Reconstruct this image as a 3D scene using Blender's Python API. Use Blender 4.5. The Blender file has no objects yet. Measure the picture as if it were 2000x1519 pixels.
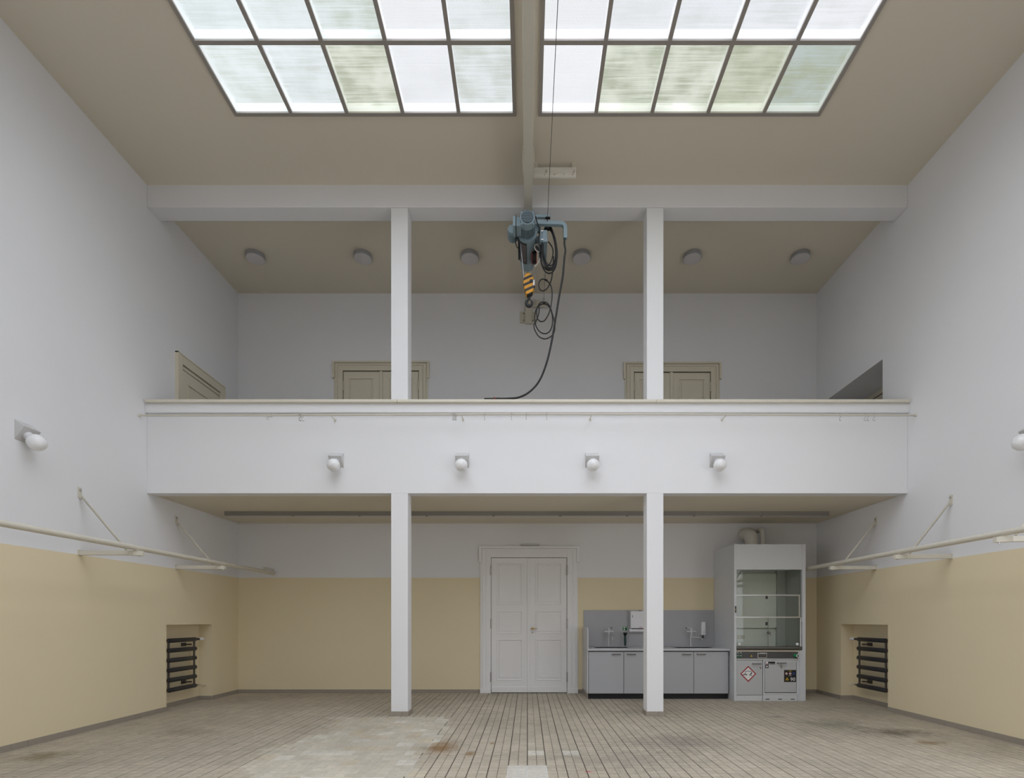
import bpy, bmesh, math, random
from mathutils import Vector, Matrix

random.seed(7)
SC = bpy.context.scene
COL = SC.collection
PI = math.pi

# ------------------------------------------------------------------ camera
CAMH = 1.44                       # eye height (m)
F = 1000.0                        # focal length in pixels of the 2000 px wide frame
VX, VY = 1030.0, 1210.0           # vanishing point of the room's long axis
cam_d = bpy.data.cameras.new('camera')
cam_d.sensor_fit = 'HORIZONTAL'
cam_d.sensor_width = 36.0
cam_d.lens = 36.0 * F / 2000.0
cam_d.shift_x = -(VX - 1000.0) / 2000.0
cam_d.shift_y = (VY - 759.5) / 2000.0
cam_d.clip_start = 0.05
cam_d.clip_end = 200
cam = bpy.data.objects.new('camera', cam_d)
cam.location = (0, 0, CAMH)
cam.rotation_euler = (PI / 2, 0, 0)
COL.objects.link(cam)
SC.camera = cam

# ------------------------------------------------------------------ sky (overcast, brighter towards the zenith)
world = bpy.data.worlds.new('overcast_sky')
SC.world = world
world.use_nodes = True
wn, wl = world.node_tree.nodes, world.node_tree.links
wn.clear()
w_out = wn.new('ShaderNodeOutputWorld')
w_bg = wn.new('ShaderNodeBackground')
w_tc = wn.new('ShaderNodeTexCoord')
w_sep = wn.new('ShaderNodeSeparateXYZ')
w_mad = wn.new('ShaderNodeMath'); w_mad.operation = 'MULTIPLY_ADD'; w_mad.use_clamp = False
w_max = wn.new('ShaderNodeMath'); w_max.operation = 'MAXIMUM'; w_max.inputs[1].default_value = 0.0
w_mul = wn.new('ShaderNodeMath'); w_mul.operation = 'MULTIPLY'
wl.new(w_tc.outputs['Generated'], w_sep.inputs[0])
wl.new(w_sep.outputs['Z'], w_max.inputs[0])
wl.new(w_max.outputs[0], w_mad.inputs[0])
w_mad.inputs[1].default_value = 0.15
w_mad.inputs[2].default_value = 0.85
wl.new(w_mad.outputs[0], w_mul.inputs[0])
w_mul.inputs[1].default_value = 1.0          # SKY STRENGTH
wl.new(w_mul.outputs[0], w_bg.inputs['Strength'])
w_bg.inputs['Color'].default_value = (0.895, 0.905, 1.0, 1)
wl.new(w_bg.outputs[0], w_out.inputs[0])

SC.view_settings.view_transform = 'Standard'
SC.view_settings.look = 'None'
SC.view_settings.exposure = 2.2
SC.view_settings.gamma = 1.0
SC.view_settings.use_curve_mapping = False
SC.cycles.diffuse_bounces = 4
SC.cycles.max_bounces = 10
SC.cycles.adaptive_threshold = 0.1
SC.cycles.transparent_max_bounces = 16
SC.cycles.caustics_reflective = False
SC.cycles.caustics_refractive = False


def X(px, d): return (px - VX) * d / F
def Z(py, d): return CAMH + (VY - py) * d / F


# ------------------------------------------------------------------ room dimensions
W = 5.69            # half width
DF = 7.66           # gallery front
DB = 10.07          # back wall
DR = -5.9           # wall behind the camera
ZC = 7.94           # main ceiling
ZG = 7.855          # gallery ceiling
ZBEAM = 7.61
ZS = 3.335          # soffit under gallery
ZGF = 3.68          # gallery floor
ZY = 2.266          # top of the yellow paint
T = 0.8             # side wall thickness
SK_F, SK_P, SK_N = 6.566, 0.819, 14      # skylight: far edge, row pitch, rows
SK_X0, SK_X1 = 0.164, 3.74

# portals so the sky is sampled through the two skylights
for sx in (-1, 1):
    ld = bpy.data.lights.new('skylight_portal', 'AREA')
    ld.shape = 'RECTANGLE'
    ld.size = SK_X1 - SK_X0
    ld.size_y = SK_P * SK_N
    ld.cycles.is_portal = True
    lo = bpy.data.objects.new('skylight_portal', ld)
    lo.location = (sx * (SK_X0 + SK_X1) / 2, SK_F - SK_P * SK_N / 2, ZC + 0.32)
    COL.objects.link(lo)


for sx in (-1, 1):  # sampling portals for the added side windows
    ld = bpy.data.lights.new('window_portal', 'AREA')
    ld.shape = 'RECTANGLE'; ld.size = 2.35; ld.size_y = 6.3
    ld.cycles.is_portal = True
    lo = bpy.data.objects.new('window_portal', ld)
    lo.location = (sx * (W + 0.4), 1.55, 1.925); lo.rotation_euler = (0, sx * PI / 2, 0)
    COL.objects.link(lo)


# ------------------------------------------------------------------ mesh helpers
class B:
    def __init__(self):
        self.v = []; self.f = []

    def add(self, vs, fs):
        o = len(self.v)
        self.v += [Vector(p) for p in vs]
        self.f += [tuple(i + o for i in q) for q in fs]
        return self

    def box(self, x0, x1, y0, y1, z0, z1):
        if x0 > x1: x0, x1 = x1, x0
        if y0 > y1: y0, y1 = y1, y0
        if z0 > z1: z0, z1 = z1, z0
        vs = [(x0, y0, z0), (x1, y0, z0), (x1, y1, z0), (x0, y1, z0), (x0, y0, z1), (x1, y0, z1), (x1, y1, z1), (x0, y1, z1)]
        return self.add(vs, [(0, 3, 2, 1), (4, 5, 6, 7), (0, 1, 5, 4), (1, 2, 6, 5), (2, 3, 7, 6), (3, 0, 4, 7)])

    def cbox(self, c, s):
        return self.box(c[0] - s[0] / 2, c[0] + s[0] / 2, c[1] - s[1] / 2, c[1] + s[1] / 2, c[2] - s[2] / 2, c[2] + s[2] / 2)

    def prism(self, poly, axis, a0, a1):
        """poly: list of 2d points; axis 'x','y','z' extrusion axis; the 2d coords are the other two axes in xyz order"""
        n = len(poly)
        area = sum(poly[i][0] * poly[(i + 1) % n][1] - poly[(i + 1) % n][0] * poly[i][1] for i in range(n))
        if (area < 0) != (axis == 'y'):
            poly = poly[::-1]
        def p3(p, a):
            if axis == 'x': return (a, p[0], p[1])
            if axis == 'y': return (p[0], a, p[1])
            return (p[0], p[1], a)
        if a0 > a1: a0, a1 = a1, a0
        vs = [p3(p, a0) for p in poly] + [p3(p, a1) for p in poly]
        fs = [tuple(range(n))[::-1], tuple(range(n, 2 * n))]
        fs += [(i, (i + 1) % n, n + (i + 1) % n, n + i) for i in range(n)]
        return self.add(vs, fs)

    def tube(self, pts, r, n=8, closed=False, caps=True, r2=None):
        pts = [Vector(p) for p in pts]
        m = len(pts)
        tang = []
        for i in range(m):
            if closed:
                t = pts[(i + 1) % m] - pts[i - 1]
            else:
                t = pts[min(i + 1, m - 1)] - pts[max(i - 1, 0)]
            tang.append(t.normalized() if t.length > 1e-9 else Vector((0, 0, 1)))
        u = tang[0].orthogonal().normalized()
        vs = []
        for i in range(m):
            t = tang[i]
            u = (u - t * u.dot(t))
            u = u.normalized() if u.length > 1e-6 else t.orthogonal().normalized()
            w = t.cross(u)
            rr = r if not isinstance(r, (list, tuple)) else r[i]
            for k in range(n):
                a = 2 * PI * k / n
                vs.append(pts[i] + u * math.cos(a) * rr + w * math.sin(a) * rr)
        fs = []
        for i in range(m if closed else m - 1):
            j = (i + 1) % m
            for k in range(n):
                l = (k + 1) % n
                fs.append((i * n + k, i * n + l, j * n + l, j * n + k))
        if caps and not closed:
            fs.append(tuple(range(n))[::-1])
            fs.append(tuple(range((m - 1) * n, m * n)))
        return self.add(vs, fs)

    def cyl(self, p0, p1, r, n=20, r1=None):
        return self.tube([p0, p1], [r, r if r1 is None else r1], n)

    def lathe(self, prof, origin, axis, n=28):
        """prof: (distance along axis, radius)"""
        o = Vector(origin); a = Vector(axis).normalized()
        u = a.orthogonal().normalized(); w = a.cross(u)
        vs = []; m = len(prof)
        for (h, r) in prof:
            for k in range(n):
                t = 2 * PI * k / n
                vs.append(o + a * h + (u * math.cos(t) + w * math.sin(t)) * max(r, 1e-5))
        fs = []
        for i in range(m - 1):
            for k in range(n):
                l = (k + 1) % n
                fs.append((i * n + k, i * n + l, (i + 1) * n + l, (i + 1) * n + k))
        fs.append(tuple(range(n))[::-1]); fs.append(tuple(range((m - 1) * n, m * n)))
        return self.add(vs, fs)

    def build(self, name, mat, parent=None, off=None, smooth=False, bev=0.0, seg=2):
        if off is None:
            off = Vector(parent['_o']) if (parent is not None and '_o' in parent) else Vector((0, 0, 0))
        me = bpy.data.meshes.new(name)
        me.from_pydata([tuple(p - off) for p in self.v], [], self.f)
        me.update()
        if mat is not None: me.materials.append(mat)
        if smooth:
            me.polygons.foreach_set('use_smooth', [True] * len(me.polygons))
            me.set_sharp_from_angle(angle=math.radians(38))
        ob = bpy.data.objects.new(name, me)
        COL.objects.link(ob)
        if parent is not None:
            ob.parent = parent
        elif off.length > 0:
            ob.location = off
        if bev > 0:
            md = ob.modifiers.new('edge', 'BEVEL')
            md.width = bev; md.segments = seg; md.limit_method = 'ANGLE'; md.angle_limit = math.radians(40)
        return ob


OFFS = {}
def thing(name, label, cat, loc, rz=0.0, group=None):
    o = bpy.data.objects.new(name, None)
    o.empty_display_size = 0.1
    o.location = loc
    o.rotation_euler = (0, 0, rz)
    COL.objects.link(o)
    tag(o, label, cat, group)
    return o

def tag(o, label, cat, group=None, kind=None):
    if label: o['label'] = label
    if cat: o['category'] = cat
    if group: o['group'] = group
    if kind: o['kind'] = kind
    return o

def part(parent, name, b, mat, world=True, **k):
    """child mesh; coordinates given in world space when world is True, else local to the thing"""
    top = parent
    off = Vector((0, 0, 0))
    if world:
        while top is not None:
            off = off + top.location; top = top.parent
    return b.build(name, mat, parent, off=off, **k)

def struct(name, b, mat, parent=None, label=None, **k):
    o = b.build(name, mat, parent, off=Vector((0, 0, 0)), **k)
    if parent is None:
        o['kind'] = 'structure'
        if label: o['label'] = label
    return o

def copy_tree(o, parent=None):
    c = o.copy(); COL.objects.link(c); c.parent = parent
    for ch in list(o.children):
        copy_tree(ch, c)
    return c

def smooth_path(pts, n=6, closed=False):
    P = [Vector(p) for p in pts]
    out = []
    m = len(P)
    rng = range(m if closed else m - 1)
    for i in rng:
        if closed:
            p0, p1, p2, p3 = P[i - 1], P[i], P[(i + 1) % m], P[(i + 2) % m]
        else:
            p0, p1, p2, p3 = P[max(i - 1, 0)], P[i], P[i + 1], P[min(i + 2, m - 1)]
        for k in range(n):
            t = k / n
            out.append(0.5 * ((2 * p1) + (p2 - p0) * t + (2 * p0 - 5 * p1 + 4 * p2 - p3) * t * t + (3 * p1 - p0 - 3 * p2 + p3) * t ** 3))
    if not closed: out.append(P[-1])
    return out


# ------------------------------------------------------------------ materials
def lin(c):
    return tuple(((x / 255) / 12.92 if x / 255 <= 0.04045 else ((x / 255 + 0.055) / 1.055) ** 2.4) for x in c)

MATS = {}
def mat(name, col, rough=0.6, metal=0.0, var=0.04, scale=6.0, bump=0.0, bscale=120.0, spec=0.5, coat=0.0):
    m = bpy.data.materials.new(name); m.use_nodes = True
    nt = m.node_tree; N, L = nt.nodes, nt.links
    p = N['Principled BSDF']
    p.inputs['Roughness'].default_value = rough
    p.inputs['Metallic'].default_value = metal
    p.inputs['Specular IOR Level'].default_value = spec
    p.inputs['Coat Weight'].default_value = coat
    tc = N.new('ShaderNodeTexCoord')
    no = N.new('ShaderNodeTexNoise'); no.inputs['Scale'].default_value = scale; no.inputs['Detail'].default_value = 4
    L.new(tc.outputs['Object'], no.inputs['Vector'])
    mx = N.new('ShaderNodeMix'); mx.data_type = 'RGBA'
    mx.inputs['A'].default_value = (*[c * (1 - var) for c in col], 1)
    mx.inputs['B'].default_value = (*[min(1, c * (1 + var)) for c in col], 1)
    L.new(no.outputs['Fac'], mx.inputs['Factor'])
    L.new(mx.outputs['Result'], p.inputs['Base Color'])
    if bump > 0:
        n2 = N.new('ShaderNodeTexNoise'); n2.inputs['Scale'].default_value = bscale; n2.inputs['Detail'].default_value = 3
        L.new(tc.outputs['Object'], n2.inputs['Vector'])
        bp = N.new('ShaderNodeBump'); bp.inputs['Strength'].default_value = bump; bp.inputs['Distance'].default_value = 0.004
        L.new(n2.outputs['Fac'], bp.inputs['Height'])
        L.new(bp.outputs['Normal'], p.inputs['Normal'])
    MATS[name] = m
    return m

WHITE = (0.815, 0.815, 0.825)
YELLOW = (0.80, 0.695, 0.475)
M_white = mat('white_plaster', WHITE, 0.85, var=0.015, scale=1.2, bump=0.12, bscale=60)
M_bright = mat('white_painted_parapet', (0.83, 0.83, 0.835), 0.8, var=0.012, scale=1.5, bump=0.08, bscale=70)
M_ceil = mat('cream_ceiling_paint', (0.72, 0.66, 0.545), 0.9, var=0.02, scale=0.8, bump=0.05, bscale=50)
M_cream = mat('cream_gloss_paint', (0.71, 0.67, 0.56), 0.4, var=0.03, scale=5)
M_doorw = mat('white_door_paint', (0.87, 0.865, 0.86), 0.35, var=0.015, scale=5)
M_doorb = mat('beige_door_paint', (0.70, 0.645, 0.51), 0.4, var=0.02, scale=5)
M_gap = mat('dark_gap', (0.05, 0.045, 0.035), 0.8, var=0.0)
M_base = mat('grey_skirting_tile', (0.335, 0.295, 0.245), 0.55, var=0.12, scale=2.5)
M_basejoint = mat('skirting_joint', (0.17, 0.15, 0.13), 0.8)
M_steelc = mat('cream_painted_steel', (0.66, 0.625, 0.53), 0.35, var=0.03, scale=8)
M_chan = mat('pale_painted_channel', (0.84, 0.81, 0.74), 0.45, var=0.03, scale=8)
M_galv = mat('light_grey_metal', (0.55, 0.55, 0.55), 0.35, metal=0.8)
M_lampbox = mat('grey_lamp_body', (0.62, 0.61, 0.60), 0.5, var=0.02)
M_opal = mat('opal_glass', (0.86, 0.86, 0.86), 0.12, var=0.0, spec=0.5, coat=0.4)
M_disc = mat('grey_lamp_rim', (0.36, 0.36, 0.37), 0.5, var=0.02)
M_disco = mat('frosted_lamp_cover', (0.62, 0.60, 0.60), 0.4, var=0.02)
M_trough = mat('grey_luminaire', (0.27, 0.255, 0.23), 0.6, var=0.03)
M_frame = mat('skylight_bar_grey', (0.33, 0.30, 0.27), 0.5, var=0.03)
M_frame_w = mat('skylight_reveal_white', (0.85, 0.85, 0.84), 0.6, var=0.01)
M_rad = mat('anthracite_radiator', (0.028, 0.027, 0.032), 0.45, var=0.1, bump=0.05)
M_radh = mat('dark_pipe_steel', (0.075, 0.062, 0.055), 0.45, var=0.15, scale=30)
M_brass = mat('brass', (0.55, 0.36, 0.13), 0.3, metal=1.0)
M_hinge = mat('nickel_hinge', (0.42, 0.40, 0.38), 0.35, metal=0.8)
M_handle = mat('brown_grey_handle', (0.20, 0.18, 0.165), 0.35, metal=0.5)
M_alu = mat('aluminium', (0.62, 0.62, 0.63), 0.3, metal=0.9)
M_labg = mat('grey_lab_laminate', (0.44, 0.45, 0.465), 0.5, var=0.015)
M_labl = mat('light_grey_worktop', (0.58, 0.59, 0.61), 0.35, var=0.015)
M_splash = mat('grey_splash_panel', (0.42, 0.42, 0.43), 0.45, var=0.02)
M_black = mat('black_plinth', (0.006, 0.006, 0.007), 0.6, var=0.0)
M_hood = mat('fume_hood_grey', (0.66, 0.675, 0.69), 0.4, var=0.015)
M_hoodd = mat('fume_hood_interior', (0.84, 0.86, 0.80), 0.45, var=0.015)
M_hoods = mat('fume_hood_inner_side', (0.50, 0.52, 0.49), 0.45, var=0.015)
M_cabd = mat('grey_cabinet_door', (0.54, 0.55, 0.56), 0.45, var=0.015)
M_panel = mat('dark_control_panel', (0.085, 0.082, 0.085), 0.45, var=0.03)
M_dkst = mat('dark_steel_sill', (0.16, 0.15, 0.145), 0.35, metal=0.5)
M_wplast = mat('white_plastic', (0.80, 0.80, 0.82), 0.3, var=0.0)
M_tap = mat('grey_coated_tap', (0.63, 0.645, 0.635), 0.35, var=0.0)
M_chrome = mat('chrome', (0.7, 0.7, 0.7), 0.15, metal=1.0)
M_blackp = mat('black_plastic', (0.012, 0.012, 0.013), 0.4, var=0.0)
M_dgreen = mat('dark_green_hose', (0.018, 0.06, 0.05), 0.4, var=0.05)
M_sgreen = mat('sign_green', (0.0, 0.13, 0.035), 0.4, var=0.0)
M_lgreen = mat('button_green', (0.01, 0.35, 0.10), 0.4, var=0.0)
M_print = mat('print_white', (0.82, 0.82, 0.82), 0.5, var=0.0)
M_red = mat('print_red', (0.36, 0.012, 0.015), 0.5, var=0.0)
M_blue_p = mat('print_blue', (0.02, 0.05, 0.20), 0.5, var=0.0)
M_yel_p = mat('print_yellow', (0.65, 0.45, 0.01), 0.5, var=0.0)
M_hoist = mat('hoist_blue_grey', (0.235, 0.325, 0.37), 0.4, var=0.05, scale=12)
M_hoistd = mat('fan_grille_dark', (0.03, 0.038, 0.045), 0.5, var=0.0)
M_drum = mat('rope_drum_grey', (0.13, 0.12, 0.12), 0.45, metal=0.4, var=0.1)
M_cable = mat('black_rubber_cable', (0.008, 0.008, 0.009), 0.45, var=0.0)
M_rope = mat('steel_wire_rope', (0.45, 0.46, 0.48), 0.4, metal=0.5)
M_wire = mat('thin_dark_wire', (0.10, 0.10, 0.09), 0.5, metal=0.3)
M_wcable = mat('white_cable', (0.78, 0.74, 0.68), 0.5, var=0.0)
M_redr = mat('red_reel', (0.28, 0.012, 0.015), 0.35, var=0.0)
M_hook = mat('hook_dark_steel', (0.025, 0.027, 0.03), 0.35, metal=0.4)
M_duct = mat('white_duct', (0.76, 0.73, 0.65), 0.5, var=0.02)
M_hookw = mat('galvanised_hook', (0.42, 0.40, 0.37), 0.4, metal=0.3)


def mat_twotone():
    m = bpy.data.materials.new('wall_paint_two_tone'); m.use_nodes = True
    N, L = m.node_tree.nodes, m.node_tree.links
    p = N['Principled BSDF']; p.inputs['Roughness'].default_value = 0.8
    tc = N.new('ShaderNodeTexCoord'); sep = N.new('ShaderNodeSeparateXYZ')
    L.new(tc.outputs['Object'], sep.inputs[0])
    no = N.new('ShaderNodeTexNoise'); no.inputs['Scale'].default_value = 0.9; no.inputs['Detail'].default_value = 5
    L.new(tc.outputs['Object'], no.inputs['Vector'])
    wob = N.new('ShaderNodeTexNoise'); wob.inputs['Scale'].default_value = 7
    L.new(tc.outputs['Object'], wob.inputs['Vector'])
    ma = N.new('ShaderNodeMath'); ma.operation = 'MULTIPLY_ADD'; ma.inputs[1].default_value = 0.01
    L.new(wob.outputs['Fac'], ma.inputs[0]); L.new(sep.outputs['Z'], ma.inputs[2])
    gt = N.new('ShaderNodeMath'); gt.operation = 'GREATER_THAN'; gt.inputs[1].default_value = ZY + 0.005
    L.new(ma.outputs[0], gt.inputs[0])
    mx = N.new('ShaderNodeMix'); mx.data_type = 'RGBA'
    mx.inputs['A'].default_value = (*YELLOW, 1); mx.inputs['B'].default_value = (*WHITE, 1)
    L.new(gt.outputs[0], mx.inputs['Factor'])
    hv = N.new('ShaderNodeMapRange'); hv.inputs['To Min'].default_value = 0.965; hv.inputs['To Max'].default_value = 1.02
    L.new(no.outputs['Fac'], hv.inputs['Value'])
    mul = N.new('ShaderNodeMix'); mul.data_type = 'RGBA'; mul.blend_type = 'MULTIPLY'; mul.inputs['Factor'].default_value = 1
    L.new(mx.outputs['Result'], mul.inputs['A']); L.new(hv.outputs[0], mul.inputs['B'])
    L.new(mul.outputs['Result'], p.inputs['Base Color'])
    n2 = N.new('ShaderNodeTexNoise'); n2.inputs['Scale'].default_value = 45; n2.inputs['Detail'].default_value = 4
    L.new(tc.outputs['Object'], n2.inputs['Vector'])
    bp = N.new('ShaderNodeBump'); bp.inputs['Strength'].default_value = 0.12; bp.inputs['Distance'].default_value = 0.004
    L.new(n2.outputs['Fac'], bp.inputs['Height']); L.new(bp.outputs['Normal'], p.inputs['Normal'])
    return m
M_wall = mat_twotone()


def mat_pane():
    """wired cast glass: clear to light, with algae streaks; tint and streak strength come with each pane (object colour)"""
    m = bpy.data.materials.new('wired_skylight_glass'); m.use_nodes = True
    N, L = m.node_tree.nodes, m.node_tree.links
    N.clear()
    out = N.new('ShaderNodeOutputMaterial')
    tr = N.new('ShaderNodeBsdfTransparent')
    gl = N.new('ShaderNodeBsdfGlossy'); gl.inputs['Roughness'].default_value = 0.25; gl.inputs['Color'].default_value = (0.8, 0.8, 0.8, 1)
    ms = N.new('ShaderNodeMixShader'); ms.inputs[0].default_value = 0.04
    L.new(tr.outputs[0], ms.inputs[1]); L.new(gl.outputs[0], ms.inputs[2]); L.new(ms.outputs[0], out.inputs[0])
    oi = N.new('ShaderNodeObjectInfo')
    tc = N.new('ShaderNodeTexCoord')
    geo = N.new('ShaderNodeNewGeometry')
    mp = N.new('ShaderNodeMapping'); mp.inputs['Scale'].default_value = (0.9, 26.0, 1.0)
    L.new(geo.outputs['Position'], mp.inputs['Vector'])
    no = N.new('ShaderNodeTexNoise'); no.inputs['Scale'].default_value = 1.6; no.inputs['Detail'].default_value = 3; no.inputs['Roughness'].default_value = 0.7
    L.new(mp.outputs[0], no.inputs['Vector'])
    n2 = N.new('ShaderNodeTexNoise'); n2.inputs['Scale'].default_value = 3.0; n2.inputs['Detail'].default_value = 3
    L.new(geo.outputs['Position'], n2.inputs['Vector'])
    mm = N.new('ShaderNodeMath'); mm.operation = 'MULTIPLY'
    L.new(no.outputs['Fac'], mm.inputs[0]); L.new(n2.outputs['Fac'], mm.inputs[1])
    mr = N.new('ShaderNodeMapRange'); mr.inputs['From Min'].default_value = 0.16; mr.inputs['From Max'].default_value = 0.36
    L.new(mm.outputs[0], mr.inputs['Value'])
    st = N.new('ShaderNodeMath'); st.operation = 'MULTIPLY'
    L.new(mr.outputs[0], st.inputs[0]); L.new(oi.outputs['Alpha'], st.inputs[1])
    mx = N.new('ShaderNodeMix'); mx.data_type = 'RGBA'
    mx.inputs['B'].default_value = (0.36, 0.39, 0.28, 1)
    L.new(st.outputs[0], mx.inputs['Factor']); L.new(oi.outputs['Color'], mx.inputs['A'])
    # embedded wire mesh
    sep = N.new('ShaderNodeSeparateXYZ'); L.new(geo.outputs['Position'], sep.inputs[0])
    def lines(sock):
        a = N.new('ShaderNodeMath'); a.operation = 'MULTIPLY'; a.inputs[1].default_value = 1 / 0.0127
        L.new(sock, a.inputs[0])
        b = N.new('ShaderNodeMath'); b.operation = 'FRACT'; L.new(a.outputs[0], b.inputs[0])
        c = N.new('ShaderNodeMath'); c.operation = 'LESS_THAN'; c.inputs[1].default_value = 0.16; L.new(b.outputs[0], c.inputs[0])
        return c.outputs[0]
    mx2 = N.new('ShaderNodeMath'); mx2.operation = 'MAXIMUM'
    L.new(lines(sep.outputs['X']), mx2.inputs[0]); L.new(lines(sep.outputs['Y']), mx2.inputs[1])
    wr = N.new('ShaderNodeMapRange'); wr.inputs['To Min'].default_value = 1.0; wr.inputs['To Max'].default_value = 0.72
    L.new(mx2.outputs[0], wr.inputs['Value'])
    mul = N.new('ShaderNodeMix'); mul.data_type = 'RGBA'; mul.blend_type = 'MULTIPLY'; mul.inputs['Factor'].default_value = 1
    L.new(mx.outputs['Result'], mul.inputs['A']); L.new(wr.outputs[0], mul.inputs['B'])
    L.new(mul.outputs['Result'], tr.inputs['Color'])
    return m
M_pane = mat_pane()
def mat_pane_plain():
    m = bpy.data.materials.new('wired_skylight_glass_clean'); m.use_nodes = True
    N, L = m.node_tree.nodes, m.node_tree.links
    N.clear()
    out = N.new('ShaderNodeOutputMaterial'); tr = N.new('ShaderNodeBsdfTransparent')
    tr.inputs['Color'].default_value = (0.78, 0.81, 0.81, 1)
    L.new(tr.outputs[0], out.inputs[0])
    return m
M_pane_plain = mat_pane_plain()


def mat_glass(name, tint, refl, ior=1.45):
    m = bpy.data.materials.new(name); m.use_nodes = True
    N, L = m.node_tree.nodes, m.node_tree.links
    N.clear()
    out = N.new('ShaderNodeOutputMaterial')
    tr = N.new('ShaderNodeBsdfTransparent'); tr.inputs['Color'].default_value = (*tint, 1)
    gl = N.new('ShaderNodeBsdfGlossy'); gl.inputs['Roughness'].default_value = 0.01
    fr = N.new('ShaderNodeFresnel'); fr.inputs['IOR'].default_value = ior
    mm = N.new('ShaderNodeMath'); mm.operation = 'MULTIPLY_ADD'; mm.inputs[1].default_value = 1.0; mm.inputs[2].default_value = refl; mm.use_clamp = True
    L.new(fr.outputs[0], mm.inputs[0])
    ms = N.new('ShaderNodeMixShader')
    L.new(mm.outputs[0], ms.inputs[0]); L.new(tr.outputs[0], ms.inputs[1]); L.new(gl.outputs[0], ms.inputs[2]); L.new(ms.outputs[0], out.inputs[0])
    return m
M_glass = mat_glass('sash_glass', (0.96, 0.975, 0.96), 0.0, 1.32)


# floor ---------------------------------------------------------------
def floor_nodes(m, col_socket_maker, rough):
    N, L = m.node_tree.nodes, m.node_tree.links
    p = N['Principled BSDF']; p.inputs['Roughness'].default_value = rough; p.inputs['Specular IOR Level'].default_value = 0.22
    geo = N.new('ShaderNodeNewGeometry')
    col = col_socket_maker(N, L, geo)
    # general grime
    n1 = N.new('ShaderNodeTexNoise'); n1.inputs['Scale'].default_value = 0.8; n1.inputs['Detail'].default_value = 3; n1.inputs['Roughness'].default_value = 0.65
    L.new(geo.outputs['Position'], n1.inputs['Vector'])
    r1 = N.new('ShaderNodeMapRange'); r1.inputs['From Min'].default_value = 0.3; r1.inputs['From Max'].default_value = 0.7
    r1.inputs['To Min'].default_value = 0.86; r1.inputs['To Max'].default_value = 1.08
    L.new(n1.outputs['Fac'], r1.inputs['Value'])
    n3 = N.new('ShaderNodeTexNoise'); n3.inputs['Scale'].default_value = 22; n3.inputs['Detail'].default_value = 3; n3.inputs['Roughness'].default_value = 0.7
    L.new(geo.outputs['Position'], n3.inputs['Vector'])
    r3 = N.new('ShaderNodeMapRange'); r3.inputs['From Min'].default_value = 0.3; r3.inputs['From Max'].default_value = 0.7
    r3.inputs['To Min'].default_value = 0.88; r3.inputs['To Max'].default_value = 1.08
    L.new(n3.outputs['Fac'], r3.inputs['Value'])
    mm = N.new('ShaderNodeMath'); mm.operation = 'MULTIPLY'; L.new(r1.outputs[0], mm.inputs[0]); L.new(r3.outputs[0], mm.inputs[1])
    mul = N.new('ShaderNodeMix'); mul.data_type = 'RGBA'; mul.blend_type = 'MULTIPLY'; mul.inputs['Factor'].default_value = 1
    L.new(col, mul.inputs['A']); L.new(mm.outputs[0], mul.inputs['B'])
    cur = mul.outputs['Result']
    # stains: centre x, y, radii, strength, colour
    stains = [((-0.96, 5.78), (0.22, 0.40), 0.8, (0.22, 0.12, 0.04)), ((-0.62, 5.50), (0.08, 0.16), 0.8, (0.22, 0.13, 0.05)),
              ((-0.41, 5.96), (0.05, 0.05), 0.8, (0.24, 0.14, 0.05)), 
              ((4.70, 6.55), (0.55, 0.30), 0.75, (0.10, 0.085, 0.055)), ((4.25, 7.05), (0.5, 0.4), 0.5, (0.13, 0.14, 0.10)),
              ((4.72, 6.0), (0.25, 0.15), 0.7, (0.20, 0.12, 0.04)),
              ((1.75, 6.0), (0.75, 0.55), 0.5, (0.17, 0.155, 0.14)),
              ((1.0, 5.3), (0.9, 0.5), 0.4, (0.18, 0.165, 0.145)), 
              ((-5.1, 5.4), (0.3, 0.25), 0.7, (0.17, 0.13, 0.06)), ((-4.4, 6.55), (0.6, 0.3), 0.4, (0.20, 0.16, 0.10)),
              ((0.58, 4.86), (0.06, 0.03), 0.7, (0.4, 0.03, 0.06)),
              ((3.7, 7.6), (0.14, 0.08), 0.6, (0.12, 0.12, 0.13))]
    wn_ = N.new('ShaderNodeTexNoise'); wn_.inputs['Scale'].default_value = 5.5; wn_.inputs['Detail'].default_value = 4; wn_.inputs['Roughness'].default_value = 0.75
    L.new(geo.outputs['Position'], wn_.inputs['Vector'])
    for (c, r, s, k) in stains:
        mp = N.new('ShaderNodeMapping'); mp.vector_type = 'POINT'
        mp.inputs['Location'].default_value = (-c[0] / r[0], -c[1] / r[1], 0)
        mp.inputs['Scale'].default_value = (1 / r[0], 1 / r[1], 0)
        L.new(geo.outputs['Position'], mp.inputs['Vector'])
        ln = N.new('ShaderNodeVectorMath'); ln.operation = 'LENGTH'; L.new(mp.outputs[0], ln.inputs[0])
        ad = N.new('ShaderNodeMath'); ad.operation = 'MULTIPLY_ADD'; ad.inputs[1].default_value = 2.2
        L.new(wn_.outputs['Fac'], ad.inputs[0]); L.new(ln.outputs['Value'], ad.inputs[2])
        mr = N.new('ShaderNodeMapRange'); mr.inputs['From Min'].default_value = 1.25; mr.inputs['From Max'].default_value = 2.1
        mr.inputs['To Min'].default_value = s; mr.inputs['To Max'].default_value = 0.0
        L.new(ad.outputs[0], mr.inputs['Value'])
        mx = N.new('ShaderNodeMix'); mx.data_type = 'RGBA'; mx.inputs['B'].default_value = (*k, 1)
        L.new(mr.outputs[0], mx.inputs['Factor']); L.new(cur, mx.inputs['A'])
        cur = mx.outputs['Result']
    L.new(cur, p.inputs['Base Color'])
    bp = N.new('ShaderNodeBump'); bp.inputs['Strength'].default_value = 0.15; bp.inputs['Distance'].default_value = 0.003
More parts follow.
